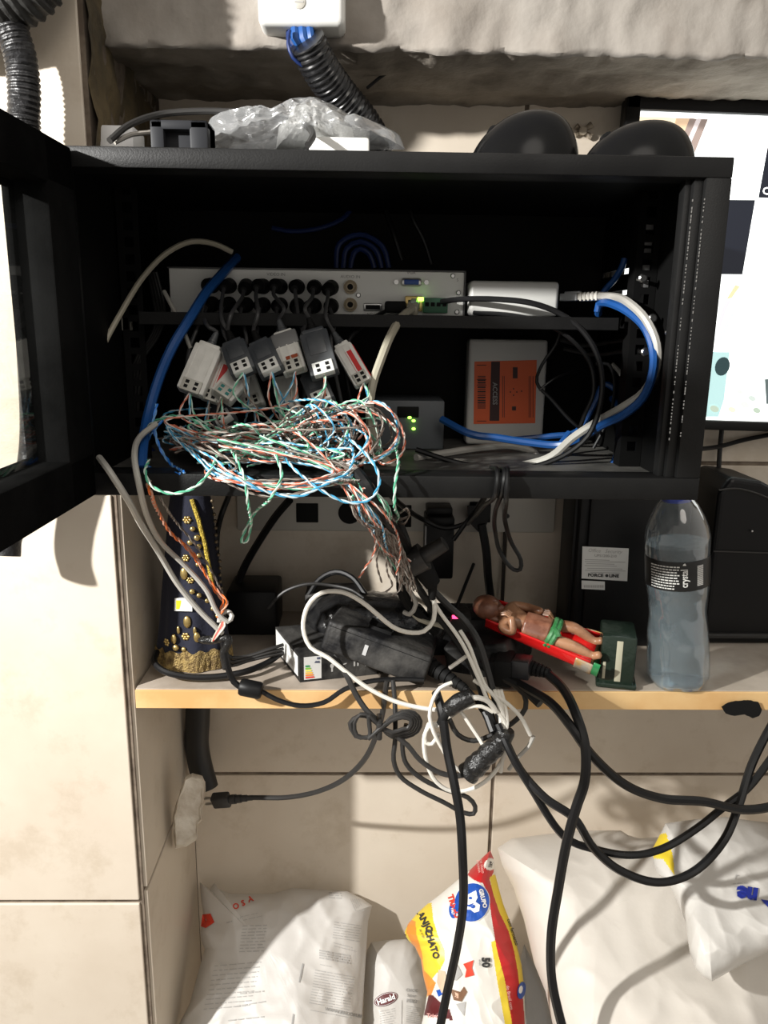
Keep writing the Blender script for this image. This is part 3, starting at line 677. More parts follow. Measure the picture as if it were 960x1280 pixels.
for k in range(96):
    tm = TERM[k % 12] if k < 36 else None
    c_ = cols[(k//12 + k % 12) % 4] if k < 36 else random.choice(('green', 'blue', 'green', 'orange', 'brown', 'blue', 'orange'))
    D0 = R_(.71, .80); pts = []; down = random.random() < .27 or k % 9 == 0
    if tm is not None:
        pts += [tm, tm+V((R_(-.008, .008), -R_(.004, .012), -R_(.012, .03)))]
    st = random.choice((0, 1, 2, 2))
    L0 = R_(192, 250); RX = R_(400, 500)
    if st == 0:      # wide lens shaped loop reaching the left end
        pts += [tang(L0+R_(30, 80), R_(520, 560), D0-.01), tang(L0+R_(0, 14), R_(530, 575), D0), tang(L0+R_(25, 60), R_(570, 604), D0-.02)]+([tang(R_(260, 300), R_(586, 600), .692), tang(R_(320, 390), R_(598, 622), .687), tang(R_(410, 445), R_(588, 604), .69)] if random.random() < .5 else [tang(R_(300, 380), R_(570, 604), R_(.70, .74)), tang(R_(400, 450), R_(555, 600), R_(.70, .75))])
    elif st == 1:    # loop reaching the right end
        pts += [tang(R_(330, 400), R_(508, 560), D0-.01), tang(RX-25, R_(500, 535), R_(.70, .75)), tang(RX, R_(530, 570), R_(.70, .75)), tang(RX-30, R_(575, 600), R_(.70, .74)), tang(R_(350, 400), R_(560, 606), R_(.70, .76)), tang(R_(270, 330), R_(545, 600), R_(.70, .76))]
    else:            # flat waves through the middle of the heap
        x = R_(200, 300)
        while x < 440: pts.append(tang(x, R_(528, 610)-(12 if x < 240 else 0), R_(.70, .79))); x += R_(35, 90)
        if random.random() < .5: pts = pts[:2]+pts[2:][::-1] if tm is not None else pts[::-1]
    if down and tm is None and random.random() < .7: c_ = 'brown'
    pts = [keep(p) for p in pts]
    if down:
        e1 = tang(R_(408, 452), R_(588, 600), .70); e1.z = max(e1.z, FLZ+.003)
        pts += [e1, W(R_(440, 482), R_(622, 650), R_(.624, .640)), W(BX+R_(-36, -4), BY+R_(-34, -10), R_(.70, .73)), W(BX+R_(-10, 14), BY+R_(0, 30), R_(.735, .755))]
    if tm is not None: lab = CN[c_]+' twisted pair leaving the '+BAL[k % 12][-1].split(',')[0]; grp = None
    else:
        lab = CN[c_]+' twisted pair '+('from the heap down into the hanging bundle' if down else 'lying loose in the heap under the baluns'); grp = CN[c_]+(' pairs in the hanging bundle' if down else ' pairs loose in the heap')
    pair(pts, c_, lab, grp)
# individually readable strands
def hp(colr, lab, pts, **k): return pair([W(*sh_(p)) for p in pts], colr, lab, **k)
hp('green', 'green twisted pair whose folded loop hangs lowest below the cabinet lip', [(330, 545, .72), (345, 570, .70), (352, 596, .686), (340, 620, .684), (318, 642, .684), (304, 668, .684), (302, 678, .684), (308, 677, .684), (313, 660, .684), (310, 630, .684), (306, 600, .685), (296, 575, .70), (285, 555, .72)], r=.0008)
hp('green', 'green twisted pair swinging left under the cabinet lip', [(186, 575, .71), (182, 592, .69), (190, 608, .684), (215, 617, .684), (245, 608, .684), (262, 590, .69), (275, 565, .71), (300, 545, .72)], r=.0008)
hp('blue', 'blue twisted pair sagging widest across the lip to the right', [(235, 560, .71), (260, 580, .70), (300, 600, .684), (345, 618, .684), (375, 620, .684), (405, 606, .684), (435, 590, .69), (440, 560, .71), (420, 545, .72)], r=.0008)
hp('blue', 'blue twisted pair ending in the round loop at right of the bundle', [(345, 560, .71), (372, 590, .69), (400, 612, .684), (435, 628, .684), (462, 624, .684), (474, 605, .684), (470, 585, .69), (455, 565, .70), (432, 545, .71)], r=.0008)
hp('green', 'green twisted pair dropping in a hook right of the bundle', [(495, 560, .72), (498, 580, .70), (494, 605, .684), (493, 630, .684), (496, 650, .684), (488, 660, .684), (470, 658, .684), (455, 645, .684), (440, 620, .684)], r=.0008)
hp('orange', 'salmon twisted pair rising in the outermost loop at right', [(445, 510, .735), (465, 503, .73), (490, 515, .725), (505, 545, .72), (500, 570, .71), (480, 580, .71), (465, 565, .72), (458, 545, .73)], r=.0007)
hp('orange', 'salmon twisted pair looping beside the green lights', [(440, 512, .735), (475, 520, .73), (497, 540, .72), (488, 560, .715), (465, 575, .71), (440, 585, .70)], r=.0007)
hp('vivid', 'vivid blue twisted pair curling down at the far left', [(196, 505, .74), (192, 530, .735), (200, 560, .73), (212, 578, .725), (230, 590, .70)], r=.0009)
hp('vivid', 'thin blue pair running beside the vivid curl at the far left', [(203, 525, .745), (185, 550, .74), (182, 575, .735), (195, 588, .72), (225, 592, .70)], r=.0007)
hp('green', 'green twisted pair fanning up at the left of the tangle', [(300, 568, .715), (265, 540, .72), (235, 522, .725), (205, 522, .73), (178, 540, .735), (168, 560, .73)], r=.0009)
hp('rust', 'bright orange twisted pair crossing the decorated blue cloak', [(180, 592, .715), (188, 615, .69), (198, 640, .70), (215, 668, .73), (240, 690, .75), (256, 716, .76), (270, 740, .765), (279, 752, .765), (276, 762, .765)], r=.0010)
hp('rust', 'orange pair with the kinked diamond loop beside the cloak', [(222, 672, .735), (245, 700, .75), (262, 725, .757), (275, 742, .76), (284, 752, .758), (278, 764, .76), (272, 772, .762)], r=.0008)
hp('brown', 'brown twisted pair slanting beside the bright orange one', [(188, 600, .70), (205, 630, .71), (222, 655, .735), (245, 682, .752), (265, 715, .762), (278, 742, .768)], r=.0007)
hp('orange', 'salmon pair hanging free left of the bundle', [(455, 610, .684), (468, 660, .70), (468, 690, .72), (455, 712, .735), (449, 722, .74)], r=.0007)
for k, pts in enumerate(([(462, 640, .69), (474, 675, .72), (471, 705, .74), (477, 728, .75)], [(470, 650, .69), (482, 690, .72), (484, 715, .74), (490, 733, .75), (482, 740, .75)], [(480, 655, .69), (492, 690, .72), (498, 720, .735), (499, 738, .74), (490, 745, .74)], [(478, 640, .69), (500, 650, .69), (510, 645, .69), (505, 655, .695), (495, 652, .70)], [(470, 630, .69), (492, 644, .69), (508, 636, .69), (506, 648, .70), (494, 646, .70)])):
    hp('brown', ('thin brown pair with a loose end, %s of the bundle' % ('left', 'in front', 'right', 'upper curl to the right', 'highest curl to the right')[k]), pts, r=.0006)
random.seed(9)
for k in range(10):
    dx = (k-4.5)*3
    hp('brown', 'brown and white pair of the stripped bundle hanging under the lip', [(435+dx, 600, .686), (462+dx, 640, .684), (485+dx*.8, 672, .70), (500+dx*.5, 695, .725), (508+dx*.6, 720+R_(-8, 8), .745), (512+dx*.7, 745+R_(-15, 8), .76)], group='pairs of the stripped bundle')

# ================================================================ ON TOP OF THE CABINET
TZ = CZ1+.0002
def mouse(px0, px1, py, D, lab, flip):
    A = W(px0, 186, D); B = W(px1, 186, D); L_ = (B.x-A.x); cx_ = (A.x+B.x)/2; H_ = W((px0+px1)/2, py, D).z - TZ
    t = thing('computer_mouse', lab, 'computer mouse', (cx_, D, TZ))
    vs = []; fs = []; nu, nv = 40, 18
    for j in range(nv+1):
        rr = math.cos(j/nv*PI/2)
        for i in range(nu):
            a = 2*PI*i/nu; x = math.cos(a)*rr; y = math.sin(a)*rr; d = min(1, math.hypot(x, y))
            xs_ = x+.22*(1-d*d)                      # the highest point lies toward the right end
            vs.append((xs_*L_/2, y*.030*(1+.08*x), H_*(1-d**2.3)**.62 if d < 1 else 0))
    for j in range(nv):
        for i in range(nu): fs.append((j*nu+i, j*nu+(i+1) % nu, (j+1)*nu+(i+1) % nu, (j+1)*nu+i))
    fs.append(tuple(range(nu))[::-1])
    M = Matrix.Rotation(math.radians(-4*flip), 4, 'Z')
    b = MB(); b.add(vs, fs, 0, M @ Matrix.Translation((0, 0, .0005))); b.build('shell', [mat('satin black shell', (.005, .005, .0055), .2, col2=(.006, .006, .006), scale=25, spec=.15)], t, world=False)
    b = MB(); b.tube([(L_*.5*math.cos(a)*1.003, .0305*math.sin(a)*1.0, .006) for a in [2*PI*k/40 for k in range(41)]], .0006, 5, cap=False); b.build('seam', [RUBB], t, world=False)
    b = MB(); b.cyl((-L_*.28, -.004, H_*.60), (-L_*.28, .004, H_*.60), .006, n=16); b.build('scroll_wheel', [RUBB], t, world=False)
    return t
mouse(586, 726, 138, .705, 'black computer mouse on the cabinet top, left one of the two', -1)
mouse(727, 871, 151, .700, 'black computer mouse on the cabinet top before the monitor, right one', -1)
# flat power adapter connector with cable
a = W(188, 181, .74); c = W(259, 150, .74)
t = thing('adapter_plug', 'dark grey rectangular connector with an open socket on the cabinet top', 'plug', (a.x, .74, TZ))
b = MB(); z1 = c.z; x0, x1 = a.x, c.x; b.box(x0, x0+.012, .74, .775, TZ, z1, 0, .002); b.box(x1-.016, x1, .74, .775, TZ, z1, 0, .002); b.box(x0, x1, .74, .775, z1-.008, z1, 0, .002); b.box(x0, x1, .75, .775, TZ, z1, 0, .001); b.box(x0, x1, .74, .775, TZ, TZ+.003, 0, .001)
b.build('housing', [mat('slate plastic', (.020, .021, .024), .5, spec=.15)], t)
b = MB()
for xx in (.018, .028): b.box(x0+xx, x0+xx+.002, .741, .76, TZ+.006, TZ+.012, 0)
b.build('contact', [GOLDM], t)
cable('power_cable', 'black cable arching behind the connector across the cabinet top', [(137, 176, .74), (160, 157, .76), (200, 143, .79), (250, 139, .80), (310, 141, .80), (360, 146, .79), (384, 158, .775), (391, 170, .75), (385, 181, .73)], .0030, DGRC)
cable('power_cable', 'thin grey cable beside the connector on the cabinet top', [(143, 178, .75), (165, 168, .76), (185, 166, .77), (215, 160, .79), (240, 168, .79)], .0022, GRYC)
b = MB(); a = W(123, 180, .80); c = W(166, 156, .80); b.box(a.x, c.x, .80, .84, TZ, c.z, 0, .003); tag(b.build('paper_packet', [mat('bright packet paper', (.80, .80, .80), .6)]), 'small white packet behind the cables at the cabinet top left', 'packet')
# crumpled clear plastic bag with white item inside
def crumple(name, outline, D, depth, m, amp, seed, freq=60., res=(60, 22)):
    nt_, nr_ = res; cx_ = sum(p[0] for p in outline)/len(outline); cy_ = sum(p[1] for p in outline)/len(outline)
    pl2 = dense(outline, 4); nt_ = len(pl2); vs = []; fs = []
    for sgn in (1, -1):
        base = len(vs)
        for j in range(nr_+1):
            r = j/nr_
            for i, p in enumerate(pl2):
                h_ = depth*max(0, 1-r**2.4)**.6; q = W(cx_+(p[0]-cx_)*r, cy_+(p[1]-cy_)*r, D)
                w2 = noise.noise(q*freq+V((seed, 0, 0))); w3 = noise.noise(q*freq*2.3+V((seed, 3, 0)))
                rid = (1-abs(w2)*2)*amp+(1-abs(w3)*2)*amp*.5
                q = q+V((0, -sgn*(h_+rid*(1-r**6)), rid*.5*(1-r**6)))
                if q.z < TZ+.0003 and D < .97 and q.z > TZ-.03: q.z = TZ+.0003
                vs.append(q)
        for j in range(nr_):
            for i in range(nt_):
                a_ = base+j*nt_+i; b_ = base+j*nt_+(i+1) % nt_; f_ = (a_, b_, b_+nt_, a_+nt_); fs.append(f_ if sgn > 0 else f_[::-1])
    b = MB(); b.add(vs, fs)
    return b.build(name, [m])
CLR = clearmat('crinkled clear film', (.93, .93, .93), .12, .16, .16)
t_ = crumple('plastic_bag', [(258, 187), (256, 165), (262, 150), (285, 143), (320, 147), (350, 140), (366, 128), (395, 126), (418, 134), (448, 152), (480, 158), (500, 170), (506, 187)], .80, .030, CLR, .005, 3)
tag(t_, 'crumpled clear plastic bag lying on the cabinet top', 'plastic bag')
t_ = crumple('bubble_wrap', [(345, 187), (348, 160), (366, 135), (392, 129), (420, 138), (440, 160), (446, 187)], .80, .020, mat('milky wrap', (.62, .62, .60), .3, trans=.35, bump=.8, bscale=120), .003, 8, 120)
tag(t_, 'bunch of milky bubble wrap inside the clear bag', 'bubble wrap')
b = MB(); a = W(386, 188, .765); c = W(462, 171, .765); b.box(a.x, c.x, .765, .79, TZ, c.z, 0, .003); tag(b.build('white_box', [WHTP]), 'small white plastic case under the bubble wrap', 'case')

# ================================================================ ABOVE: JUNCTION BOX, CONDUITS
a = W(322, 30, .80); c = W(431, -25, .80)
t = thing('junction_box', 'white rounded junction box at the beam, blue cables leaving below', 'junction box', (a.x, .80, a.z))
b = MB(); b.box(a.x, c.x, .800, .838, a.z, c.z+.03, 0, .007, seg=4); b.build('box', [WHTP], t)
p = W(374, 3, .80); b = MB(); b.lathe([(.0055, 0), (.0055, .001), (.004, .0014)], 0, Matrix.Translation(p) @ Matrix.Rotation(PI/2, 4, 'X'), 16); b.box(p.x-.004, p.x+.004, .7983, .799, p.z-.0006, p.z+.0006, 1); b.build('screw', [IVOP, INKG], t)
def conduit(name, lab, pts, r, m, pitch=.0052, amp=.12, cat='conduit', smooth_to=None):
    q = cr(pw(pts), .0011); s_ = [0]
    for i in range(1, len(q)): s_.append(s_[-1]+(q[i]-q[i-1]).length)
    tot = s_[-1]
    def rad(u):
        s = u*tot
        if smooth_to is not None and u > smooth_to: return r*.98
        return r*(1+amp*(1 if math.sin(2*PI*s/pitch) > 0 else -1)*min(1, abs(math.sin(2*PI*s/pitch))*2))
    b = MB(); b.tube(q, rad, 20)
    o = b.build(name, m); tag(o, lab, cat); return o
SHB = mat('glossy black conduit', (.010, .010, .011), .25)
conduit('corrugated_conduit', 'black corrugated conduit slanting from the junction box to the cabinet', [(383, 52, .80), (400, 85, .815), (425, 120, .835), (450, 150, .85), (475, 190, .87)], .0175, SHB, .0050, .035)
for k, (dx, m, r) in enumerate(((-9, BLUC, .0042), (0, BLUC, .0046), (9, BLUC, .0042), (-16, NAVC, .003), (14, NAVC, .0036), (4, NAVC, .004))):
    cable('network_cable', 'blue cable between the junction box and conduit, %s' % ('left thick one', 'middle thick one', 'right thick one', 'thin leftmost one', 'dark rightmost one', 'dark one behind')[k], [(378+dx*.9, 28, .812+(.006 if k > 2 else 0)), (379+dx*1.1, 48, .806+(.008 if k > 2 else 0)), (390+dx*.7, 68, .812), (402+dx*.3, 88, .82)], r, m)
cable('network_cable', 'thin dark lead bending outside the conduit mouth', [(362, 38, .80), (360, 55, .795), (366, 72, .795), (378, 82, .80)], .0016, NAVC)
cable('wall_wire', 'thin black wire poking out above the cabinet top, right of the conduit', [(459, 110, .93), (475, 97, .92), (495, 84, .91), (516, 76, .90)], .0018, RUB)
conduit('wrapped_pipe', 'black taped pipe running down the pillar behind the cabinet door', [(0, -40, .745), (6, 0, .745), (14, 35, .742), (25, 70, .742), (30, 110, .742), (30, 150, .742), (33, 200, .742), (38, 400, .742), (42, 560, .742), (25, 640, .742), (10, 672, .735), (8, 695, .73)], .0132, mat('taped black pipe', (.010, .010, .011), .4, bump=.7, bscale=110), .0046, .04, 'pipe', .42)
conduit('conduit_elbow', 'thick dark conduit bend at the top left of the pillar', [(-90, 24, .745), (-40, 14, .745), (8, 0, .742), (40, -22, .74), (58, -60, .74), (60, -150, .745), (58, -300, .75)], .024, mat('dark foam conduit', (.016, .016, .015), .6, bump=.6, bscale=90), .007, .05)
b = MB(); p = W(727, 165, WALLY); r2 = lambda a_, d: p+V((math.cos(a_)*d, -.004, math.sin(a_)*d))
for a_, l, w2 in ((.6, .013, .004), (-.5, .013, .004), (2.5, .010, .0035), (-2.7, .010, .003)): b.cyl(p+V((0, -.003, 0)), r2(a_, l), .0015, w2, n=8)
b.cyl(p, p+V((0, -.008, 0)), .005, n=12)
tag(b.build('wall_anchor', [mat('grimy ivory', (.50, .43, .33), .6, col2=(.12, .09, .06), scale=120)]), 'grimy star shaped wall anchor between the mice', 'wall anchor')

# ================================================================ WALL BELOW THE CABINET
a = W(296, 664, WALLY-.012); c = W(690, 622, WALLY-.012)
t = thing('outlet_strip', 'long grey white outlet channel fixed to the tiles under the cabinet', 'outlet strip', (0, WALLY-.012, a.z))
xs = W(296, 650, 1.008).x, W(694, 650, 1.008).x; z0 = W(500, 665, 1.008).z; z1 = W(500, 612, 1.008).z
b = MB(); b.box(xs[0], xs[1], 1.008, WALLY-.0002, z0, z1, 0, .003); b.build('channel', [mat('grey white channel', (.52, .50, .45), .45)], t)
def outlet(px, py, w2, h2, rnd=False):
    p = W(px, py, 1.008); b = MB()
    if rnd: b.lathe([(w2/2, -.001), (w2/2, .0012)], 0, Matrix.Translation(p) @ Matrix.Rotation(PI/2, 4, 'X'), 24)
    else: b.box(p.x-w2/2, p.x+w2/2, 1.0065, 1.009, p.z-h2/2, p.z+h2/2, 0, .0008)
    return b.build('socket', [RUBB], t)
outlet(384, 641, .029, .026); outlet(437, 641, .030, .026, True); outlet(500, 645, .03, .03); outlet(548, 639, .030, .016); outlet(600, 640, .028, .028)
b = MB(); p = W(634, 645, 1.006); b.lathe([(.003, 0), (.003, .0015)], 0, Matrix.Translation(p) @ Matrix.Rotation(PI/2, 4, 'X'), 12); b.build('screw', [INKD], t)
a = W(530, 722, .972); c = W(568, 645, .972)
t = thing('power_adapter', 'upright black plug-in power adapter on the outlet strip', 'power adapter', (a.x, .972, a.z))
b = MB(); b.box(a.x, c.x, .965, 1.0066, a.z, c.z, 0, .003); b.build('case', [BLKP], t)
b = MB(); b.box(a.x+.002, c.x-.002, .975, 1.006, c.z, c.z+.010, 0, .002); b.build('shoulder', [BLKP], t)
b = MB(); b.box(a.x-.0006, a.x+.0012, .9642, .968, a.z+.006, c.z-.012, 0, .0004); b.build('edge_label', [mat('grey label edge', (.3, .3, .3), .6)], t)
# triangular plug at right
t = thing('angled_plug', 'black angled plug with pointed lower end, right of the adapter', 'plug', W(600, 665, .985))
b = MB(); pts = [(584, 632), (614, 632), (613, 645), (603, 668), (597, 664), (585, 652)]
f_ = [W(x, y, .985) for x, y in pts]; k_ = [W(x, y, 1.0064) for x, y in pts]; n_ = len(pts)
b.add(f_+k_, [tuple(range(n_))[::-1], tuple(range(n_, 2*n_))]+[(i, (i+1) % n_, n_+(i+1) % n_, n_+i) for i in range(n_)]); b.build('plug_body', [BLKP], t, smooth=False)
cable('lead', '', [(602, 655, .985), (608, 690, .985), (610, 720, .985), (613, 745, .985), (616, 765, .975)], .0055, RUB, parent=t)
cable('power_cable', 'thin black cable hanging beside the grout line under the strip', [(632, 630, 1.00), (631, 660, 1.01), (630, 700, 1.012), (628, 752, 1.005)], .0022, mat('dull brown black rubber', (.03, .024, .02), .6))
cable('power_cable', 'black cable sagging across the outlet strip to the cabinet lip', [(470, 600, .80), (500, 630, .88), (530, 650, .95), (555, 660, .955), (580, 655, .955), (600, 630, .90), (612, 612, .85)], .0032, RUB)
cable('power_cable', 'black cable crossing from the adapter to the cabinet floor', [(567, 675, .95), (585, 650, .945), (602, 628, .90), (612, 612, .85)], .0028, RUB)
cable('power_cable', 'black cable loop hanging narrow under the cabinet lip', [(626, 586, .68), (631, 592, .632), (628, 612, .630), (619, 640, .70), (619, 665, .76), (625, 690, .77), (642, 712, .77), (650, 712, .77), (651, 700, .77), (640, 680, .77), (632, 655, .74), (633, 620, .629), (634, 592, .632), (634, 585, .68)], .0022, RUB)
cable('power_cable', 'short black cable over the lip beside the hanging loop', [(614, 584, .69), (622, 592, .632), (620, 615, .630), (605, 632, .70), (597, 642, .80), (585, 655, .88)], .0020, RUB)
cable('power_cable', 'thick black cable curving down the wall left of the adapters', [(362, 625, .93), (345, 645, .95), (325, 675, .965), (305, 710, .97), (296, 735, .965), (293, 762, .95)], .0050, RUB)
cable('power_cable', 'black cable beside the cloak leaving up to the cabinet', [(286, 620, .95), (278, 640, .95), (272, 662, .94), (270, 700, .93)], .0036, RUB)
cable('power_cable', 'black cable arching over the energy label box', [(385, 745, .93), (400, 724, .94), (420, 715, .94), (440, 722, .93), (458, 745, .91)], .0036, RUB)
cable('power_cable', 'thin grey cable arching from the dark clutter over the black bag', [(335, 760, .90), (355, 740, .90), (385, 730, .90), (415, 732, .90), (440, 738, .89), (455, 748, .88)], .0020, DGRC)

# ================================================================ ON THE SHELF: CLOAKED STATUE
c0 = G(241, 826, SZ); HT = -.160-SZ
t = thing('cloaked_statuette', 'cone shaped statuette cloak of navy velvet with gold beads and lace hem', 'statuette', c0)
prof = [(.0395, .0), (.0405, .008), (.0400, .022), (.0365, .050), (.0335, .085), (.0300, .120), (.0265, .155), (.0235, .185), (.0205, .205), (.0150, .219), (.006, .2255), (.0005, .2262)]
def cloak(b, prof_, m, grow=0., a0=0., a1=2*PI, n=72, amp=.05):
    def rad(z):
        for i in range(len(prof_)-1):
            if prof_[i][1] <= z <= prof_[i+1][1]: u = (z-prof_[i][1])/(prof_[i+1][1]-prof_[i][1]); return prof_[i][0]+(prof_[i+1][0]-prof_[i][0])*u
        return prof_[-1][0]
    return rad
rad_ = cloak(None, prof, 0)
def CS(a, z, off=0.):
    f = max(0, 1-z/.21); r = rad_(z)*(1+.055*f*math.sin(9*a+1)+.03*f*math.sin(5*a)) + off
    return c0 + V((r*math.cos(a)*1.02 + .006*z/.2, r*math.sin(a)*.80, z))
zz = [.226*k/50 for k in range(51)]; n_ = 96; vs = [CS(2*PI*k/n_, z) for z in zz for k in range(n_)]; fs = []
for j in range(50):
    for k in range(n_): fs.append((j*n_+k, j*n_+(k+1) % n_, (j+1)*n_+(k+1) % n_, (j+1)*n_+k))
fs += [tuple(range(n_))[::-1], tuple(50*n_+k for k in range(n_))]
b = MB(); b.add(vs, fs); b.build('cloak', [NAVY], t)
def find(px, py):
    """cloak coordinates (angle, height) nearest to a picture position"""
    best = None
    for i in range(60):
        a_ = -PI+PI*i/59
        for j in range(90):
            z = .0025*j; p = CS(a_, z); q = CAM_ROT.transposed() @ p; x = 480-FPX*q.x/q.z; y = 640+FPX*q.y/q.z
            d = (x-px)**2+(y-py)**2
            if best is None or d < best[0]: best = (d, a_, z)
    return best[1], best[2]
def along(pts, off, n=14):
    q = [find(*p) for p in pts]; out = []
    for i in range(len(q)-1):
        for k in range(n): u = k/n; out.append(CS(q[i][0]+(q[i+1][0]-q[i][0])*u, q[i][1]+(q[i+1][1]-q[i][1])*u, off))
    out.append(CS(*q[-1], off)); return out
b = MB(); b.tube(along([(239, 625), (248, 650), (256, 680), (261, 708), (264, 730)], .0008), .0026, 8); b.build('braid', [GOLDT], t)['label'] = 'yellow gold braid down the front edge'
b = MB(); vs = []; fs = []; k0 = 60
for i in range(k0+1):
    a_ = -PI*1.02+PI*1.04*i/k0
    for z, of in ((.001, .004), (.009, .0028+.0012*math.sin(i*2.2)), (.018, .0018+.001*math.sin(i*1.3)), (.0245+.002*math.sin(i*.9), .0016)): vs.append(CS(a_, z, of))
for i in range(k0):
    for j in range(3): fs.append((i*4+j, (i+1)*4+j, (i+1)*4+j+1, i*4+j+1))
b.add(vs, fs); b.build('lace_hem', [GOLDL], t)['label'] = 'gold lace hem'
def bead(px, py, r, kind='ball', m=None):
    a_, z = find(px, py); p = CS(a_, z, .0006); nrm = (CS(a_, z, .01)-CS(a_, z)).normalized(); M = Matrix.Translation(p) @ nrm.to_track_quat('Z', 'Y').to_matrix().to_4x4()
    r *= .82; b = MB(); g = MB()
    if kind == 'ball': g.ball((0, 0, r*.3), r, seg=12, sc=(1, 1, .7))
    elif kind == 'flower':
        for k in range(6): g.ball((r*.62*math.cos(k*PI/3), r*.62*math.sin(k*PI/3), r*.15), r*.36, seg=8, sc=(1, 1, .7))
        g.ball((0, 0, r*.3), r*.3, seg=8)
    elif kind == 'oval': g.ball((0, 0, r*.2), r, seg=14, sc=(.62, 1.05, .4))
    elif kind == 'leaf': g.ball((0, 0, r*.2), r, seg=12, sc=(.38, 1., .35))
    b.add(g.v, g.f, 0, M); o = b.build('gold_bead', [m or GOLDM], t)
    return o
for q in ((234, 649, .0060, 'flower'), (241, 661, .0035), (246, 672, .0042), (238, 679, .0038), (248, 683, .0038), (248, 694, .0033), (247, 704, .0032), (232, 698, .0055, 'flower'), (238, 725, .0052, 'flower'), (240, 738, .0038), (249, 745, .0036), (258, 750, .0035), (265, 760, .0034), (271, 770, .0034), (232, 795, .0062, 'flower'), (210, 803, .0060, 'flower'), (220, 809, .0048), (231, 811, .0036)): bead(*q)
for q in ((231, 716, .0085, 'oval'), (234, 776, .0085, 'oval'), (224, 786, .006, 'leaf'), (244, 787, .006, 'leaf'), (219, 797, .007, 'oval'), (247, 797, .0072, 'oval')): bead(*q)
a_, z = find(231, 755); b = MB(); g = MB(); vs = []
for (dx, dz) in ((-1, -1), (1, -1), (1, 1), (-1, 1)): vs.append(CS(a_+dx*.26, z+dz*.0072, .0035))
for (dx, dz) in ((-1, -1), (1, -1), (1, 1), (-1, 1)): vs.append(CS(a_+dx*.26, z+dz*.0072, -.001))
b.add(vs, [(0, 1, 2, 3), (4, 7, 6, 5), (0, 4, 5, 1), (1, 5, 6, 2), (2, 6, 7, 3), (3, 7, 4, 0)], 0)
vs2 = [CS(a_+dx*.26*f, z+dz*.0072*g_, .0041) for (dx, dz, f, g_) in ((-1, -1, .8, .7), (1, -1, .1, .7), (1, 1, .1, .7), (-1, 1, .8, .7))]; b.add(vs2, [(0, 1, 2, 3)], 1)
b.build('buckle', [PAPER, mat('yellow enamel', (.75, .62, .02), .4)], t, smooth=False)['label'] = 'small square silver buckle with yellow inset'
b = MB(); random.seed(2)
for k in range(18): a2 = -.12+.05*math.sin(k); b.ball(CS(a2, .060+.0078*k, .002), .0022, seg=8)
b.build('bead_trim', [mat('tarnished bead', (.17, .13, .08), .45, metal=.5)], t)
# statue beads edge at right (dark side), done

# ================================================================ BOXES, ADAPTERS
A = G(375, 853, SZ+.0003); B = G(468, 843, SZ+.0003); M = frame(A, B)
t = thing('bulb_carton', 'flat black cardboard carton with energy label, under the big adapter', 'carton', M=M)
hh = (W(375, 819, A.y).z-SZ)*.98; dep = .105
# left side runs back and to the left
Lc = G(345, 815, SZ); skew = (M.inverted() @ Lc)
vs = [(0, 0, 0), (.088, 0, 0), (.088+skew.x, skew.y, 0), (skew.x, skew.y, 0)]; vs += [(x, y, hh) for x, y, z in vs]
bx = [(0, 3, 2, 1), (4, 5, 6, 7), (0, 1, 5, 4), (1, 2, 6, 5), (2, 3, 7, 6), (3, 0, 4, 7)]
b = MB(); b.add(vs, bx); b.build('carton_body', [DUST], t, world=False, smooth=False)
fr_ = lambda x, y, o: V((x, -o, y))
b = MB(); sy = hh
px_poly(b, fr_, [(.0045, sy*.08), (.024, sy*.08), (.024, sy*.92), (.0045, sy*.92)], 0, .0003, 1)
for k, cc in enumerate((6, 5, 4, 3, 2, 1)):
    y = sy*(.13+.085*k); L_ = .0095-.001*k; px_poly(b, fr_, [(.006, y), (.006+L_, y), (.0068+L_, y+sy*.03), (.006+L_, y+sy*.06), (.006, y+sy*.06)], 7-cc, .0007, 1)
px_poly(b, fr_, [(.019, sy*.80), (.0228, sy*.80), (.0228, sy*.88), (.019, sy*.88)], 7, .0007, 1); px_poly(b, fr_, [(.016, sy*.68), (.022, sy*.66), (.022, sy*.74), (.0175, sy*.75)], 7, .0007, 1)
LBC = [PAPER]+[mat('label bar %s' % n_, c) for n_, c in (('red', (.65, .04, .02)), ('orange', (.8, .25, .03)), ('amber', (.85, .5, .05)), ('yellow', (.8, .75, .1)), ('lime', (.2, .5, .05)), ('green', (.02, .25, .08)))]+[mat('slate ink', (.08, .09, .14))]
b.build('energy_label', LBC, t, world=False, smooth=False)['label'] = 'white energy label with coloured bars'
b = MB()
for k, s_ in enumerate(('Y', '<', 'n', '*')): px_text(b, fr_, s_, .036+.0135*k, sy*.40, .010, 0, 0, .03, off=.0004, sx=-1 if False else 1)
b2 = MB()
for k in range(4):
    x = .036+.0135*k
    if k == 0: px_poly(b2, fr_, ellipse(x, sy*.5, .0022, .0028, 0, 12), 0, .0004, 1); px_poly(b2, fr_, [(x-.001, sy*.28), (x+.001, sy*.28), (x+.001, sy*.42), (x-.001, sy*.42)], 0, .0004, 1)
    if k == 1: px_poly(b2, fr_, [(x-.004, sy*.5), (x+.003, sy*.56), (x+.003, sy*.52), (x-.004, sy*.46)], 0, .0004, 1)
    if k == 2: 
        for d in (-.0025, .0015): px_poly(b2, fr_, [(x+d, sy*.40), (x+d+.002, sy*.40), (x+d+.002, sy*.58), (x+d, sy*.58)], 0, .0004, 1)
    if k == 3: px_poly(b2, fr_, ellipse(x, sy*.52, .0018, .0018, 0, 10), 0, .0004, 1); px_poly(b2, fr_, [(x-.003, sy*.36), (x+.003, sy*.36), (x+.003, sy*.41), (x-.003, sy*.41)], 0, .0004, 1)
b2.build('care_symbols', [INKL], t, world=False, smooth=False)
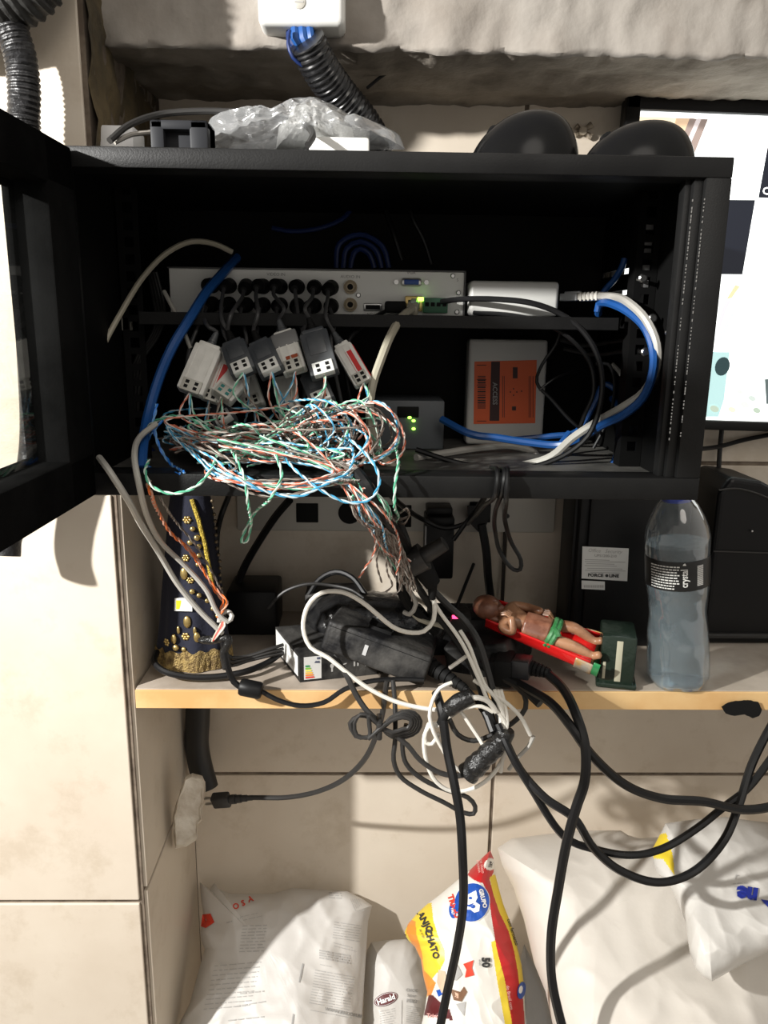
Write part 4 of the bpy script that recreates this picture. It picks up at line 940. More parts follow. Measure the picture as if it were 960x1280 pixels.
# white label on the left side
sd = V((skew.x, skew.y, 0)); nl = V((-sd.y, sd.x, 0)).normalized()
ls = lambda u, v_, o: sd*u + V((0, 0, v_*hh)) + nl*o*(1 if nl.x < 0 else -1)
b = MB(); px_poly(b, ls, [(.06, .15), (.97, .12), (.97, .95), (.06, .90)], 0, .0004, 1); px_poly(b, ls, [(.25, .3), (.45, .3), (.45, .5), (.25, .5)], 1, .0008, 1); b.build('side_label', [PAPER, INKL], t, world=False, smooth=False)

def brick(name, lab, A, B, up, d, h, m, bev=.005, cat='power adapter'):
    M = frame(A, B, up); t = thing(name, lab, cat, M=M); L_ = (V(B)-V(A)).length
    b = MB(); b.box(0, L_, 0, d, 0, h, 0, bev, seg=3); b.build('case', [m], t, world=False)
    return t, L_
A = W(399, 812, .805); B = W(528, 860, .782)
ADJ = frame(A, B, V((0, .10, 1)))
t, L_ = brick('power_adapter', 'big dusty black laptop style adapter brick lying tilted on the carton', A, B, V((0, .10, 1)), .080, .036, DUST, .004)
b = MB(); b.box(L_*.02, L_*.98, -.0006, .0004, .0300, .0306, 0); b.build('case_seam', [RUBB], t, world=False, smooth=False)
b = MB(); b.box(L_*.385, L_*.42, -.0008, .0, .012, .024, 0, 0, Matrix.Translation((.0, 0, 0)) @ Matrix.Rotation(.0, 4, 'Y')); b.build('sticker_scrap', [mat('grey sticker', (.45, .45, .45), .6)], t, world=False, smooth=False)['label'] = 'small torn white sticker scrap'
b = MB(); b.box(L_*.34, L_*.58, .022, .052, .0358, .0372, 0, .004); b.build('raised_pad', [RUBB], t, world=False)
M_ = frame_of(t)
s0 = M_ @ V((L_-.002, .020, .020)); s1 = W(583, 862, .772)
b = MB(); ax = (s1-s0)
for k in range(7): u = k/7; b.cyl(s0+ax*u, s0+ax*(u+.09), .0105-.0055*u, .0100-.0055*u, n=18)
b.cyl(s0, s1, .008, .0045, n=14); b.build('strain_relief', [RUBB], t)
cable('lead', '', [(581, 861, .773), (592, 872, .765), (606, 890, .75), (616, 915, .735)], .0042, RUB, parent=t)
# crinkled black film over the clutter
t_ = crumple('black_bag', [(385, 790), (382, 770), (395, 755), (420, 744), (460, 745), (500, 750), (530, 760), (548, 785), (500, 800), (430, 806), (395, 800)], .900, .045, mat('black crinkled film', (.008, .008, .009), .22, bump=.5, bscale=70, col2=(.02, .02, .02), scale=30), .006, 5, 60)
tag(t_, 'crumpled shiny black plastic bag behind the big adapter', 'plastic bag')
A = G(276, 826, SZ+.0003); A.y = .93
b = MB(); a = W(283, 775, .93); c = W(345, 740, .93); b.box(a.x, c.x, .93, 1.0, SZ+.0005, c.z, 0, .004); tag(b.build('black_carton', [BLKP]), 'small black box on the shelf by the wall, between cloak and black bag', 'box')
b = MB(); random.seed(6)
for k in range(2):
    p = (436, 745) if k == 0 else (569, 772)
    t = thing('power_strip', ('dark power strip with a red light behind the big adapter', 'dark power strip with a red light, left of the painted figurine')[k], 'power strip', (W(*p, .93).x, .93, SZ))
    q = W(p[0], p[1], .925 if k == 0 else .87); b = MB(); b.box(q.x-(.055 if k == 0 else .03), q.x+(.012 if k == 0 else .02), q.y+.001, q.y+.05, SZ+.0004, q.z+.001, 0, .003); b.build('case', [DUST], t)
    b = MB(); b.box(q.x-.0035, q.x+.0035, q.y-.0008, q.y+.004, q.z-.0015, q.z+.0018, 0, .0006); b.build('indicator_light', [LEDR], t)
# adapters on the right with power inlet and plug
A = G(560, 852, SZ+.0003); B = G(668, 850, SZ+.0003)
t, L_ = brick('power_adapter', 'black adapter block in the shadow with a cord plugged into its right end', W(560, 850, .83)*1.0, W(640, 848, .80), UP, .07, .040, DUST, .005)
M_ = frame_of(t)
for o_ in t.children: pass
t2 = thing('power_plug', 'ribbed black appliance plug at the right end of the shadowed adapter', 'plug', W(650, 830, .79))
A = W(612, 835, .800); B = W(650, 838, .790)
b = MB(); b.box(0, (B-A).length*.92, -.016, .016, -.012, .014, 0, .003, frame(A, B)); b.box((B-A).length*.2, (B-A).length*.8, -.018, .018, -.0145, .0165, 0, .003, frame(A, B)); b.build('socket_housing', [RUBB], t2)
A = W(642, 832, .788); B = W(664, 835, .780); Mx = frame(A, B); b = MB(); b.box(0, (B-A).length, -.012, .012, -.0105, .0105, 0, .002, Mx); b.build('plug_body', [mat('satin black plug', (.022, .022, .024), .35)], t2)
b = MB(); q0 = B; q1 = W(688, 842, .768)
for k in range(5): u = k/5; b.cyl(q0+(q1-q0)*u, q0+(q1-q0)*(u+.13), .0085-.0035*u, n=14)
b.cyl(q0, q1, .006, .004); b.build('strain_relief', [RUBB], t2)
b = MB(); a = W(585, 800, .87); c = W(668, 775, .87); b.box(a.x, c.x, .87, .93, SZ+.0005, c.z, 0, .004); tag(b.build('adapter_box', [DUST]), 'low dusty black box under the head of the painted figurine', 'box')

# ================================================================ PAINTED FIGURINE lying on its back
HA = W(603, 768, .850); FTB = W(757, 826, .795)
ax = (FTB-HA); L_ = ax.length
M = frame(HA, FTB, V((0, -.55, 1)))
t = thing('painted_figurine', 'chipped painted plaster figurine of a bare chested man lying on its back', 'figurine', M=M)
SKIN = mat('painted skin', (.42, .215, .12), .3, col2=(.17, .07, .035), scale=38, contrast=(.42, .66)); HAIR = mat('brown painted hair', (.12, .045, .025), .4, col2=(.22, .09, .05), scale=90)
REDC = mat('glossy red paint', (.62, .012, .012), .18, coat=.4, bump=.15, bscale=120); GRNP = mat('green paint', (.03, .17, .05), .35, col2=(.10, .30, .13), scale=120); BRNP = mat('brown robe paint', (.16, .055, .03), .35, col2=(.30, .13, .08), scale=60)
def skin(name, verts, edges, radii, m, parent, root=0, levels=2):
    me = bpy.data.meshes.new(name); me.from_pydata([tuple(v) for v in verts], edges, []); o = bpy.data.objects.new(name, me); C.objects.link(o)
    md = o.modifiers.new('skin', 'SKIN'); md.use_smooth_shade = True
    for i, r in enumerate(radii):
        s_ = me.skin_vertices[0].data[i]; s_.radius = (r, r) if not isinstance(r, tuple) else r; s_.use_root = (i == root)
    sd_ = o.modifiers.new('sub', 'SUBSURF'); sd_.levels = levels; sd_.render_levels = levels
    dg = bpy.context.evaluated_depsgraph_get(); m2 = bpy.data.meshes.new_from_object(o.evaluated_get(dg)); bpy.data.objects.remove(o)
    m2.materials.clear(); m2.materials.append(m)
    for p in m2.polygons: p.use_smooth = True; p.material_index = 0
    o = bpy.data.objects.new(name, m2); C.objects.link(o); o.parent = parent
    return o
u = L_/1.0   # body runs along x from head (0) to feet (L)
vv = [(.50, 0, .010), (.40, 0, .011), (.28, 0, .014), (.20, 0, .013), (.145, 0, .012), (.085, 0, .0145), (.025, 0, .015),      # 0 pelvis 1 waist 2 chest 3 upper 4 neck 5 face 6 crown
      (.205, -.019, .012), (.30, -.023, .017), (.235, -.010, .028),                       # left arm: shoulder elbow hand
      (.205, .019, .012), (.33, .022, .014), (.45, .016, .022),             # right arm
      (.53, -.009, .011), (.73, -.010, .016), (.90, -.009, .010), (.955, -.009, .018),
      (.53, .010, .012), (.70, .011, .022), (.88, .010, .012), (.94, .010, .020)]
vv = [(x*u, y, z) for x, y, z in vv]
ee = [(0, 1), (1, 2), (2, 3), (3, 4), (4, 5), (5, 6), (3, 7), (7, 8), (8, 9), (3, 10), (10, 11), (11, 12), (0, 13), (13, 14), (14, 15), (15, 16), (0, 17), (17, 18), (18, 19), (19, 20)]
rr = [.0125, .011, .0145, .012, .0055, .0095, .0085, .0065, .0055, .0045, .0065, .0055, .0045, .0085, .0068, .0048, .0045, .0085, .0068, .0048, .0045]
skin('body', vv, ee, rr, SKIN, t)
b = MB(); b.ball((.030*u, 0, .0150), .0150, seg=20, sc=(1.15, 1.0, .88)); b.ball((.10*u, -.009, .010), .0075, seg=12, sc=(1.6, .7, .8)); b.ball((.10*u, .009, .010), .0075, seg=12, sc=(1.6, .7, .8)); b.ball((.125*u, 0, .021), .0050, seg=10, sc=(1.1, 1, .9)); b.build('hair', [HAIR], t, world=False)
b = MB(); b.ball((.088*u, 0, .0265), .0020, seg=8, sc=(1.5, .8, 1)); 
for s_ in (-1, 1): b.ball((.075*u, s_*.0035, .0243), .0011, 1, seg=6)
b.box(.102*u, .105*u, -.0025, .0025, .0243, .0250, 1); b.build('face', [SKIN, INKD], t, world=False)
b = MB()
for (x0, yy) in ((.235, -.010), (.45, .016)):
    for k in range(4): L2 = (.010, .012, .011, .009)[k]; y_ = yy-.0035+.0023*k; b.tube([(x0*u, y_, (.028 if yy < 0 else .022)), (x0*u+(-.5 if yy < 0 else .6)*L2, y_, (.030 if yy < 0 else .0235)), (x0*u+(-1 if yy < 0 else 1)*L2, y_, (.027 if yy < 0 else .019))], .0012, 6)
    b.tube([(x0*u, yy+.004, .027 if yy < 0 else .021), (x0*u+(-.004 if yy < 0 else .004), yy+.007, .026 if yy < 0 else .021)], .0013, 6)
b.build('fingers', [SKIN], t, world=False)
# brown robe across the belly, green cord, red cloak under
def halfshell(x0, x1, ry, rz, z0, m, nm, flare=0, n=20, k=10, a0=0, a1=PI, lab=None, thick=1.0, wav=.0):
    vs = []; fs = []
    for j in range(k+1):
        u_ = j/k; x = x0+(x1-x0)*u_; f_ = 1+flare*u_
        for i in range(n+1):
            a = a0+(a1-a0)*i/n; w_ = 1+wav*math.sin(7*a+u_*3)
            vs.append((x, ry*f_*w_*math.cos(a), z0+rz*f_*w_*math.sin(a)))
    for j in range(k):
        for i in range(n): a = j*(n+1)+i; fs.append((a, a+1, a+n+2, a+n+1))
    b = MB(); b.add(vs, fs); o = b.build(nm, [m], t, world=False)
    md = o.modifiers.new('thickness', 'SOLIDIFY'); md.thickness = .0014
    if lab: o['label'] = lab
    return o
halfshell(.34*u, .545*u, .0165, .0150, .009, BRNP, 'robe', .06, wav=.04)
b = MB()
for xx, rz in ((.545, .0175), (.575, .0165)): b.tube([(xx*u+.004*math.sin(a), .0175*math.cos(a), .010+rz*math.sin(a)) for a in [PI*k/20 for k in range(21)]], .0030, 8)
b.tube([(.56*u, -.004, .026), (.60*u, -.008, .026), (.62*u, -.011, .023)], .0035, 8); b.build('waist_cloth', [GRNP], t, world=False)['label'] = 'green knotted waist cloth'
halfshell(.06*u, .90*u, .0165, .0200, .010, REDC, 'cloak', .40, a0=PI*.93, a1=PI*2.07, wav=.05, lab='glossy red cloak under the body')
halfshell(.08*u, .90*u, .0150, .0035, .0085, REDC, 'cloak_lining', .30)
halfshell(.79*u, .925*u, .0235, .0275, .010, mat('silver and gold paint', (.45, .42, .36), .3, metal=.3, col2=(.6, .33, .1), scale=60), 'cloak_hem', .06, a0=PI*.95, a1=PI*2.05, lab='worn silver and gold hem')
halfshell(.925*u, .975*u, .0250, .0270, .010, mat('bright green paint', (.02, .22, .07), .3), 'base_rim', .02, a0=PI*.9, a1=2.1*PI, lab='bright green rim of the base')
b = MB(); bc = W(768, 840, .812); Mb_ = Matrix.Translation((bc.x, .812, SZ+.0006)) @ Matrix.Rotation(math.radians(-14), 4, 'Z')
b.box(-.018, .019, -.026, .026, 0, .060, 0, .003, Mb_); b.box(-.021, .022, -.029, .029, 0, .006, 0, .002, Mb_)
b.box(-.002, .0045, -.0268, -.0258, .008, .055, 1, .0003, Mb_); b.box(-.015, -.012, -.0268, -.0258, .010, .030, 1, .0003, Mb_)
b.build('base', [mat('dark green black paint', (.012, .022, .015), .25, bump=.4, bscale=80), mat('bare plaster', (.42, .40, .30), .8)], t)
ADJF = t

# ================================================================ BLACK CASE, SPEAKER-LIKE CASE, BOTTLE
a = W(705, 825, .93); c = W(820, 630, .93)
t = thing('battery_backup', 'upright black plastic battery unit with two white labels behind the bottle', 'battery backup', (a.x, .90, SZ))
ztop = -.168
b = MB(); b.box(a.x+.010, c.x+.035, .90, 1.0, SZ+.0005, ztop, 0, .006); b.box(a.x, a.x+.014, .905, .99, SZ+.0005, ztop-.01, 0, .004); b.box(a.x-.004, a.x+.004, .915, .97, SZ+.03, ztop-.02, 0, .002)
b.build('case', [BLKP], t)
pw2 = lambda x, y, o: W(x, y, .8995-o)
b = MB(); px_poly(b, pw2, dense([(728, 683), (786, 685.5), (784, 726.5), (727, 723)], 10), 0, .0002, 2)
px_text(b, pw2, 'Office   Security', 756, 689, 6.5, 3, 1, 0, shear=.3, off=.0006); px_text(b, pw2, 'UPS1200-210', 757, 695, 4.6, 2, 1, .02, off=.0006, sx=1.1)
for k, (y, x0, x1) in enumerate(((699, 731, 762), (701.5, 731, 782), (704, 733, 768), (706.5, 731, 771), (710, 734, 778), (712.5, 731, 782), (715, 738, 775))): px_poly(b, pw2, [(x0, y), (x1, y+1), (x1, y+1.7), (x0, y+.7)], 1, .0006, 1)
px_text(b, pw2, 'FORCE', 744.5, 719.2, 5.4, 2, 2, .05, off=.0006, sx=1.15); px_poly(b, pw2, ellipse(758.5, 719.6, 2, 1.9), 2, .0006, 1); px_text(b, pw2, 'LINE', 767.5, 720, 5.4, 2, 2, .05, off=.0006, sx=1.15)
b.build('spec_label', [PAPER, INKG, INKD], t, smooth=False)['label'] = 'white specification label'
b = MB(); px_poly(b, pw2, [(727, 725.5), (756, 727), (756, 737.5), (727, 736)], 0, .0002, 1)
for k in range(14): px_poly(b, pw2, [(730+k*1.8, 731.5), (730.9+k*1.8, 731.5), (730.9+k*1.8, 734.5), (730+k*1.8, 734.5)], 1, .0006, 1)
b.build('serial_label', [PAPER, INKG], t, smooth=False)
# big dark device at far right, rounded top
t = thing('dark_appliance', 'large dark appliance with rounded top at the far right of the shelf', 'appliance', (.47, .90, SZ))
X0 = W(890, 700, .91).x; prof2 = []
b = MB(); out = [(0, 0), (0, .195), (.012, .213), (.05, .208), (.09, .188), (.125, .155), (.135, .12), (.30, .12), (.30, 0)]
f_ = [V((X0+x, .91, SZ+.0005+z)) for x, z in out]; k_ = [V((X0+x, 1.0, SZ+.0005+z)) for x, z in out]; n_ = len(out)
b.add(f_+k_, [tuple(range(n_))[::-1], tuple(range(n_, 2*n_))]+[(i, (i+1) % n_, n_+(i+1) % n_, n_+i) for i in range(n_)]); bdy = b.build('case', [mat('deep black casing', (.004, .004, .0045), .4, spec=.25)], t, smooth=False)
md = bdy.modifiers.new('round', 'BEVEL'); md.width = .006; md.segments = 3
b = MB(); b.tube(cr([V((X0+x, .9085, SZ+z)) for x, z in ((-.002, .198), (.02, .200), (.06, .188), (.10, .160), (.118, .138), (.112, .128), (.095, .122), (.0, .122))], .004), .0012, 6); b.build('edge_seam', [DGRC], t)
b = MB(); b.ball(W(940, 664, .907), .0016); b.build('chrome_stud', [STEEL], t)
b = MB(); b.box(X0+.002, X0+.28, .905, .912, SZ+.010, SZ+.016, 0, .001); b.build('foot_strip', [DGRC], t)

c0b = G(849, 855, SZ); c0b = V((c0b.x, c0b.y+.004, SZ+.0006))
t = thing('water_bottle', 'clear plastic bottle of water with a black wraparound label on the shelf edge', 'bottle', c0b)
def foot(a, z): return 1+(.07*math.cos(5*a) if z < .012 else 0)*(1-z/.012)
bp = [(.010, .006), (.022, .0035), (.028, .002), (.0318, .008), (.0322, .020), (.0322, .040), (.0316, .052), (.0302, .070), (.0296, .086), (.0302, .102), (.0318, .113), (.0322, .118), (.0322, .150), (.0326, .156), (.0328, .170), (.0310, .180), (.0270, .192), (.0210, .204), (.0150, .212), (.0125, .216), (.0125, .222)]
bsc = 1.02
def bub(a, z): return foot(a, z)*(1+(.012*math.sin(6*a+z*160) if .055 < z < .11 else 0)+(.014*math.sin(10*a) if z < .04 else 0))
Mb = Matrix.Translation(c0b) @ Matrix.Rotation(math.radians(-6.0), 4, 'Y')
bp2 = []
for i in range(len(bp)-1):
    for k in range(4): u_ = k/4; bp2.append((bp[i][0]+(bp[i+1][0]-bp[i][0])*u_, bp[i][1]+(bp[i+1][1]-bp[i][1])*u_))
bp2.append(bp[-1])
b = MB(); b.lathe([(r*bsc, z) for r, z in bp2], 0, Mb, 64, False, bub); b.build('bottle_body', [clearmat('bottle plastic', (.90, .94, .96), .06, .07, .03)], t)
WL = .163; wp = [(r-.0012, z+.0012) for r, z in bp2 if z < WL]; wp = [(r*bsc, z) for r, z in wp if z < WL]+[(.0316*bsc, WL)]
wm = mat('cloudy water', (.58, .68, .74), .12, trans=.86, bump=.35, bscale=45); wm.node_tree.nodes['Principled BSDF'].inputs['IOR'].default_value = 1.22
b = MB(); b.lathe(wp, 0, Mb, 64, True, bub); b.build('water', [wm], t)
b = MB(); b.lathe([(.0326*bsc, .119), (.0328*bsc, .121), (.0328*bsc, .149), (.0326*bsc, .151)], 0, Mb, 64, False)
LS = lambda a, z, o: Mb @ V(((.0331*bsc+o)*math.cos(a), (.0331*bsc+o)*math.sin(a), z))
lt = lambda x, y, o: LS(-PI/2-.33+x/.0331, y, o)          # x in metres round the label, y up
wi = MB()
for k in range(9): 
    y = .1465-.0030*k; x = -.030
    random.seed(k)
    while x < -.001-.004*(k > 6): l_ = random.uniform(.0015, .004); wi.add([lt(x, y, .0002), lt(x+l_, y, .0002), lt(x+l_, y-.0013, .0002), lt(x, y-.0013, .0002)], [(0, 3, 2, 1)]); x += l_+.0007
vs_, fs_ = text2d('crystal', .0098, .0002); wi.add([lt(.0058-y, .1335+x*.78, .0003) for x, y in vs_], fs_)
wi.add([lt(x, y, .0002) for x, y in ((.004, .1475), (.0075, .1475), (.0062, .1500), (.0045, .1490))], [(0, 1, 2, 3)])
for k in range(16): wi.add([lt(x, y, .0002) for x, y in ((.0190, .1240+k*.0014), (.0265, .1240+k*.0014), (.0265, .1249+k*.0014), (.0190, .1249+k*.0014))], [(0, 1, 2, 3)])
lb = b.build('label_band', [mat('label black', (.008, .008, .008), .35)], t); wi.build('label_print', [mat('label print', (.62, .62, .60), .5)], lb, smooth=False)
b = MB(); b.lathe([(.0145, .209), (.0152, .211), (.0152, .2235), (.0140, .2250)], 0, Mb, 32, True, lambda a, z: 1+.02*math.sin(24*a)); b.build('cap', [mat('blue cap', (.02, .05, .35), .4)], t)

# ================================================================ CABLES AND PLUGS BELOW THE CABINET
def ferrite(lab, A, B, r, m=RUBB, name='ferrite_core', cat='ferrite'):
    b = MB(); A, B = W(*A), W(*B); d = (B-A)
    M = Matrix.Translation(A) @ d.to_track_quat('Z', 'Y').to_matrix().to_4x4(); L_ = d.length
    b.lathe([(r*.5, 0), (r*.85, .0008), (r, .003), (r, L_-.003), (r*.85, L_-.0008), (r*.5, L_)], 0, M, 18); o = b.build(name, m); return tag(o, lab, cat)
ferrite('black ferrite cylinder on the cable hanging over the left shelf edge', (299, 858, .768), (328, 864, .766), .0092, BLKP)
cable('power_cable', 'dark cable snaking from the ferrite along the shelf front', [(327, 864, .766), (345, 874, .765), (375, 882, .765), (405, 878, .766), (430, 862, .768), (460, 852, .768), (500, 849, .775), (530, 850, .775)], .0027, RUB)
cable('power_cable', 'black cable dropping in front of the cloak to the ferrite', [(278, 800, .765), (282, 818, .765), (286, 838, .767), (292, 852, .768), (301, 859, .768)], .0034, RUB)
cable('power_cable', 'black cable ring lying on the shelf around the cloak', [tuple(list(q)) for q in [(196, 815, .83), (193, 828, .81), (205, 839, .798), (235, 846, .795), (270, 846, .798), (305, 840, .805), (335, 828, .83), (352, 816, .85)]], .0036, RUB)
for k in range(3): cable('signal_cable', 'grey cable running left from the carton, %s' % ('upper', 'middle', 'lower')[k], [(354, 806+5*k, .84), (335, 812+4*k, .83), (310, 820+3*k, .825), (290, 822+5*k, .82), (280, 812+5*k, .80)], .0021, DGRC)
b = MB(); A = W(262, 800, .768); B = W(285, 795, .768)
b.ball(A, .009, seg=12, sc=(1.4, .6, .5)); b.tube(cr([A, A+V((.02, -.004, .003)), W(280, 815, .766), W(283, 835, .768)], .003), .0045, 10); tag(b.build('tape_joint', [mat('wrinkled black tape', (.012, .012, .012), .28, bump=.8, bscale=160)]), 'lump of black tape over a cable joint at the foot of the cloak', 'tape joint')
cable('signal_cable', 'light grey cable from the door corner curving across the cloak', [(124, 572, .652), (136, 588, .630), (158, 622, .635), (176, 655, .68), (198, 690, .735), (222, 730, .75), (248, 762, .758), (268, 782, .762), (278, 792, .764)], .0028, LGRC)
cable('signal_cable', 'light grey cable beside the orange pair ending in a small loop', [(195, 530, .70), (176, 545, .68), (168, 572, .640), (174, 606, .628), (186, 650, .68), (205, 682, .735), (232, 708, .75), (258, 738, .756), (272, 766, .76), (285, 777, .762), (290, 770, .765), (284, 764, .768), (276, 768, .766), (274, 778, .763)], .0026, LGRC)
for k in range(4): cable('bare_wire', 'stripped %s wire end at the foot of the cloak' % ('white', 'salmon', 'pink', 'cream')[k], [(279, 772, .764), (281-k*2, 782, .762), (274-k*2, 792+k, .76), (268-k, 799+k, .76)], .0011, (WHTC, PC['orange'], REDP, BEIC)[k])

# central trunk of cables and taped splices
cable('power_cable', 'thick black trunk cable falling from the bundle to the splice', [(446, 590, .635), (458, 606, .626), (470, 628, .630), (488, 655, .67), (505, 680, .74), (512, 705, .76), (523, 732, .775), (545, 765, .78), (566, 792, .775), (590, 830, .765), (603, 865, .755), (614, 900, .745), (622, 922, .742)], .0048, RUB)
cable('power_cable', 'second black trunk cable right of the first', [(498, 650, .77), (508, 675, .765), (514, 700, .765), (530, 725, .775), (558, 755, .785), (580, 775, .785), (597, 800, .77), (610, 840, .76), (620, 880, .75), (628, 910, .745)], .0038, DGRC)
cable('power_cable', 'black cable on the left of the trunk falling behind the adapter', [(470, 640, .74), (484, 665, .76), (498, 690, .77), (502, 715, .78), (503, 740, .79), (515, 760, .80), (545, 790, .81)], .0058, RUBB)
b = MB(); A, B = W(500, 712, .755), W(530, 695, .752); b.cyl(A, B, .0125, .0145, n=20); b.cyl(B, W(556, 679, .748), .0088, .0075, n=18); b.cyl(A, W(494, 716, .757), .010, .007, n=18)
tag(b.build('barrel_connector', [mat('worn black plastic', (.022, .021, .021), .5, col2=(.05, .045, .04), scale=40)]), 'black barrel connector pointing up right at the bundle end', 'connector')
b = MB(); A, B = W(525, 705, .765), W(541, 730, .768); b.cyl(A, B, .0120, .0085, n=18); b.cyl(B, W(540, 748, .77), .005, .004); tag(b.build('barrel_connector', [RUBB]), 'black connector body hanging below the barrel connector', 'connector')
b = MB(); A, B, D_ = W(584, 968, .738), W(606, 946, .736), W(628, 924, .736)
b.tube(cr([A, B, D_, W(632, 912, .736)], .002), lambda u_: .0124-.0004*math.sin(u_*19)-.003*u_+.0005*math.sin(u_*41), 18); tag(b.build('taped_splice', [MATS['wrinkled black tape']]), 'black taped cable splice hanging below the shelf edge', 'tape joint')
b = MB(); b.tube(cr(pw([(560, 888, .748), (573, 878, .745), (590, 870, .745)]), .002), lambda u_: .0095-.002*abs(u_-.5), 14); tag(b.build('taped_splice', [MATS['wrinkled black tape']]), 'small black taped splice between white cables at the shelf edge', 'tape joint')
b = MB(); b.tube(cr(pw([(566, 884, .748), (556, 894, .745), (552, 905, .745)]), .002), .0055, 12); tag(b.build('cable_sleeve', [RUBB]), 'short black sleeve beside the small splice', 'sleeve')
WD = .0021
cable('signal_cable', 'long white cable looping over the big adapter and out to the splice', [(541, 735, .775), (543, 755, .770), (542, 775, .765), (530, 789, .76), (508, 790, .755), (490, 783, .752), (474, 770, .752), (452, 752, .755), (428, 740, .76), (402, 741, .765), (385, 757, .77), (379, 785, .77), (388, 809, .768), (410, 822, .766), (434, 841, .764), (460, 860, .762), (492, 876, .760), (527, 885, .757), (556, 888, .752)], .0024, WHTC)
cable('signal_cable', 'white cable running beside the black trunk to the splice', [(520, 716, .765), (535, 740, .772), (552, 768, .772), (570, 792, .766), (582, 812, .756), (592, 834, .752), (602, 857, .748), (612, 880, .743), (630, 900, .74), (633, 925, .74), (628, 950, .742), (626, 965, .745)], WD, WHTC)
cable('signal_cable', 'white cable crossing the trunk and ending free at right', [(575, 788, .768), (586, 806, .760), (598, 838, .755), (610, 862, .75), (630, 876, .745), (650, 895, .74), (663, 919, .74)], WD, WHTC)
cable('signal_cable', 'white cable end beside the pale grey tip at right', [(667, 920, .742), (660, 934, .742), (648, 946, .742), (636, 962, .744)], .0022, LGRC)
cable('signal_cable', 'grey-white cable hanging left of the trunk over the adapter', [(510, 710, .775), (508, 730, .782), (520, 755, .790), (512, 768, .795), (505, 765, .80)], .0026, LGRC)
cable('signal_cable', 'cream cable passing behind the trunk toward the red light', [(514, 765, .80), (525, 775, .80), (550, 782, .795), (570, 792, .785), (580, 810, .775)], .0026, BEIC)
cable('signal_cable', 'large white cable ring hanging below the shelf edge', [(565, 853, .752), (550, 860, .75), (541, 875, .748), (537, 895, .745), (542, 915, .742), (553, 936, .742), (565, 955, .742), (580, 967, .742), (590, 975, .742)], WD, WHTC)
cable('signal_cable', 'white cable bowing from the adapter plug over the splice cluster', [(592, 850, .755), (604, 858, .75), (618, 870, .745), (628, 890, .742), (634, 915, .742), (630, 945, .744), (612, 972, .744), (590, 986, .745), (565, 989, .745), (545, 977, .745), (534, 955, .746), (530, 925, .747), (536, 905, .748), (548, 908, .748)], .0023, WHTC)
cable('signal_cable', 'white cable arching over the small splice', [(551, 904, .744), (566, 892, .742), (585, 884, .741), (602, 883, .741), (616, 890, .741)], WD, WHTC)
cable('signal_cable', 'white cable slanting down behind the ring to the big splice', [(571, 884, .752), (580, 895, .75), (590, 910, .748), (600, 925, .746), (606, 936, .742)], WD, WHTC)
cable('signal_cable', 'short white cable bridging the small splice to the right', [(583, 873, .742), (598, 872, .74), (612, 878, .74), (620, 890, .74)], .0028, WHTC)
cable('signal_cable', 'white cable curl at the left of the ring', [(549, 916, .746), (540, 930, .746), (532, 928, .746), (532, 915, .746), (540, 905, .748), (552, 903, .748)], .0022, WHTC)
cable('signal_cable', 'short white cable crossing from under the adapter plug to the trunk', [(583, 820, .765), (572, 828, .765), (562, 835, .767)], .0022, WHTC)
for k in range(3): cable('signal_cable', 'white strand entering the big splice from above, %s' % ('left', 'middle', 'right')[k], [(618+4*k, 862, .748), (624+4*k, 885, .745), (626+4*k, 905, .74), (624+3*k, 920, .738)], .0020, WHTC)
# grey coiled bundle
t = thing('coiled_cable', 'dark grey cable coil tied in the middle, hanging below the shelf', 'cable', W(475, 908, .748))
random.seed(12)
for k in range(5):
    D = .750-.003*k; r1 = lambda: R_(-1.6, 1.6)
    lx = (0, 2, 5, 30, 30)[k]                # two strands open into the wide left loop, the others fold early
    pts = [(474, 907+r1(), D), (463, 897+r1(), D), (449+lx*.4, 894+r1(), D), (438+lx*.75+r1(), 904, D), (443+lx*.65, 919+r1(), D-.002), (458+lx*.1, 923+r1(), D-.003), (474, 912+r1(), D-.004),
           (488, 898+r1()+k, D), (503, 889+k*1.8+r1(), D), (518-k*1.5, 891+k*2, D), (526-k*3, 901+r1(), D), (522-k*3, 914-k, D), (508-k, 921-k*2.2+r1(), D), (490, 921-k*1.5, D)]
    cable('cable_loop', '', pts, .0021, DGRC, parent=t, closed=True)
b = MB(); p = W(474, 909, .744); b.box(p.x-.003, p.x+.003, .733, .757, p.z-.010, p.z+.010, 0, .002); b.build('tie', [DGRC], t)
cable('power_cable', 'dark cable rising from the coil over the shelf edge, left one', [(418, 820, .78), (432, 842, .764), (446, 870, .758), (460, 890, .752), (476, 904, .748)], .0032, DGRC)
cable('power_cable', 'dark cable dropping between the coil and the shelf', [(491, 850, .77), (493, 870, .765), (494, 890, .76), (494, 925, .752), (492, 950, .75), (500, 970, .75), (525, 988, .75), (555, 1003, .75), (580, 1016, .75), (592, 1017, .75), (594, 1008, .75), (585, 997, .75), (560, 988, .75), (530, 975, .75), (508, 955, .75), (503, 930, .75), (508, 905, .752)], .0026, DGRC)
cable('power_cable', 'dark cable from the coil curving to the big splice', [(495, 920, .748), (510, 932, .746), (525, 950, .744), (550, 966, .742), (572, 970, .74), (588, 967, .739)], .0028, DGRC)
cable('power_cable', 'dark cable behind the shelf edge dropping to the white ring', [(560, 895, .762), (572, 918, .758), (592, 926, .756), (620, 916, .756), (645, 900, .757), (657, 885, .76), (655, 868, .765), (640, 855, .775)], .0028, DGRC)
t = thing('mains_lead', 'black cord with two pin plug reaching left toward the wall socket', 'cord', W(255, 1000, .93))
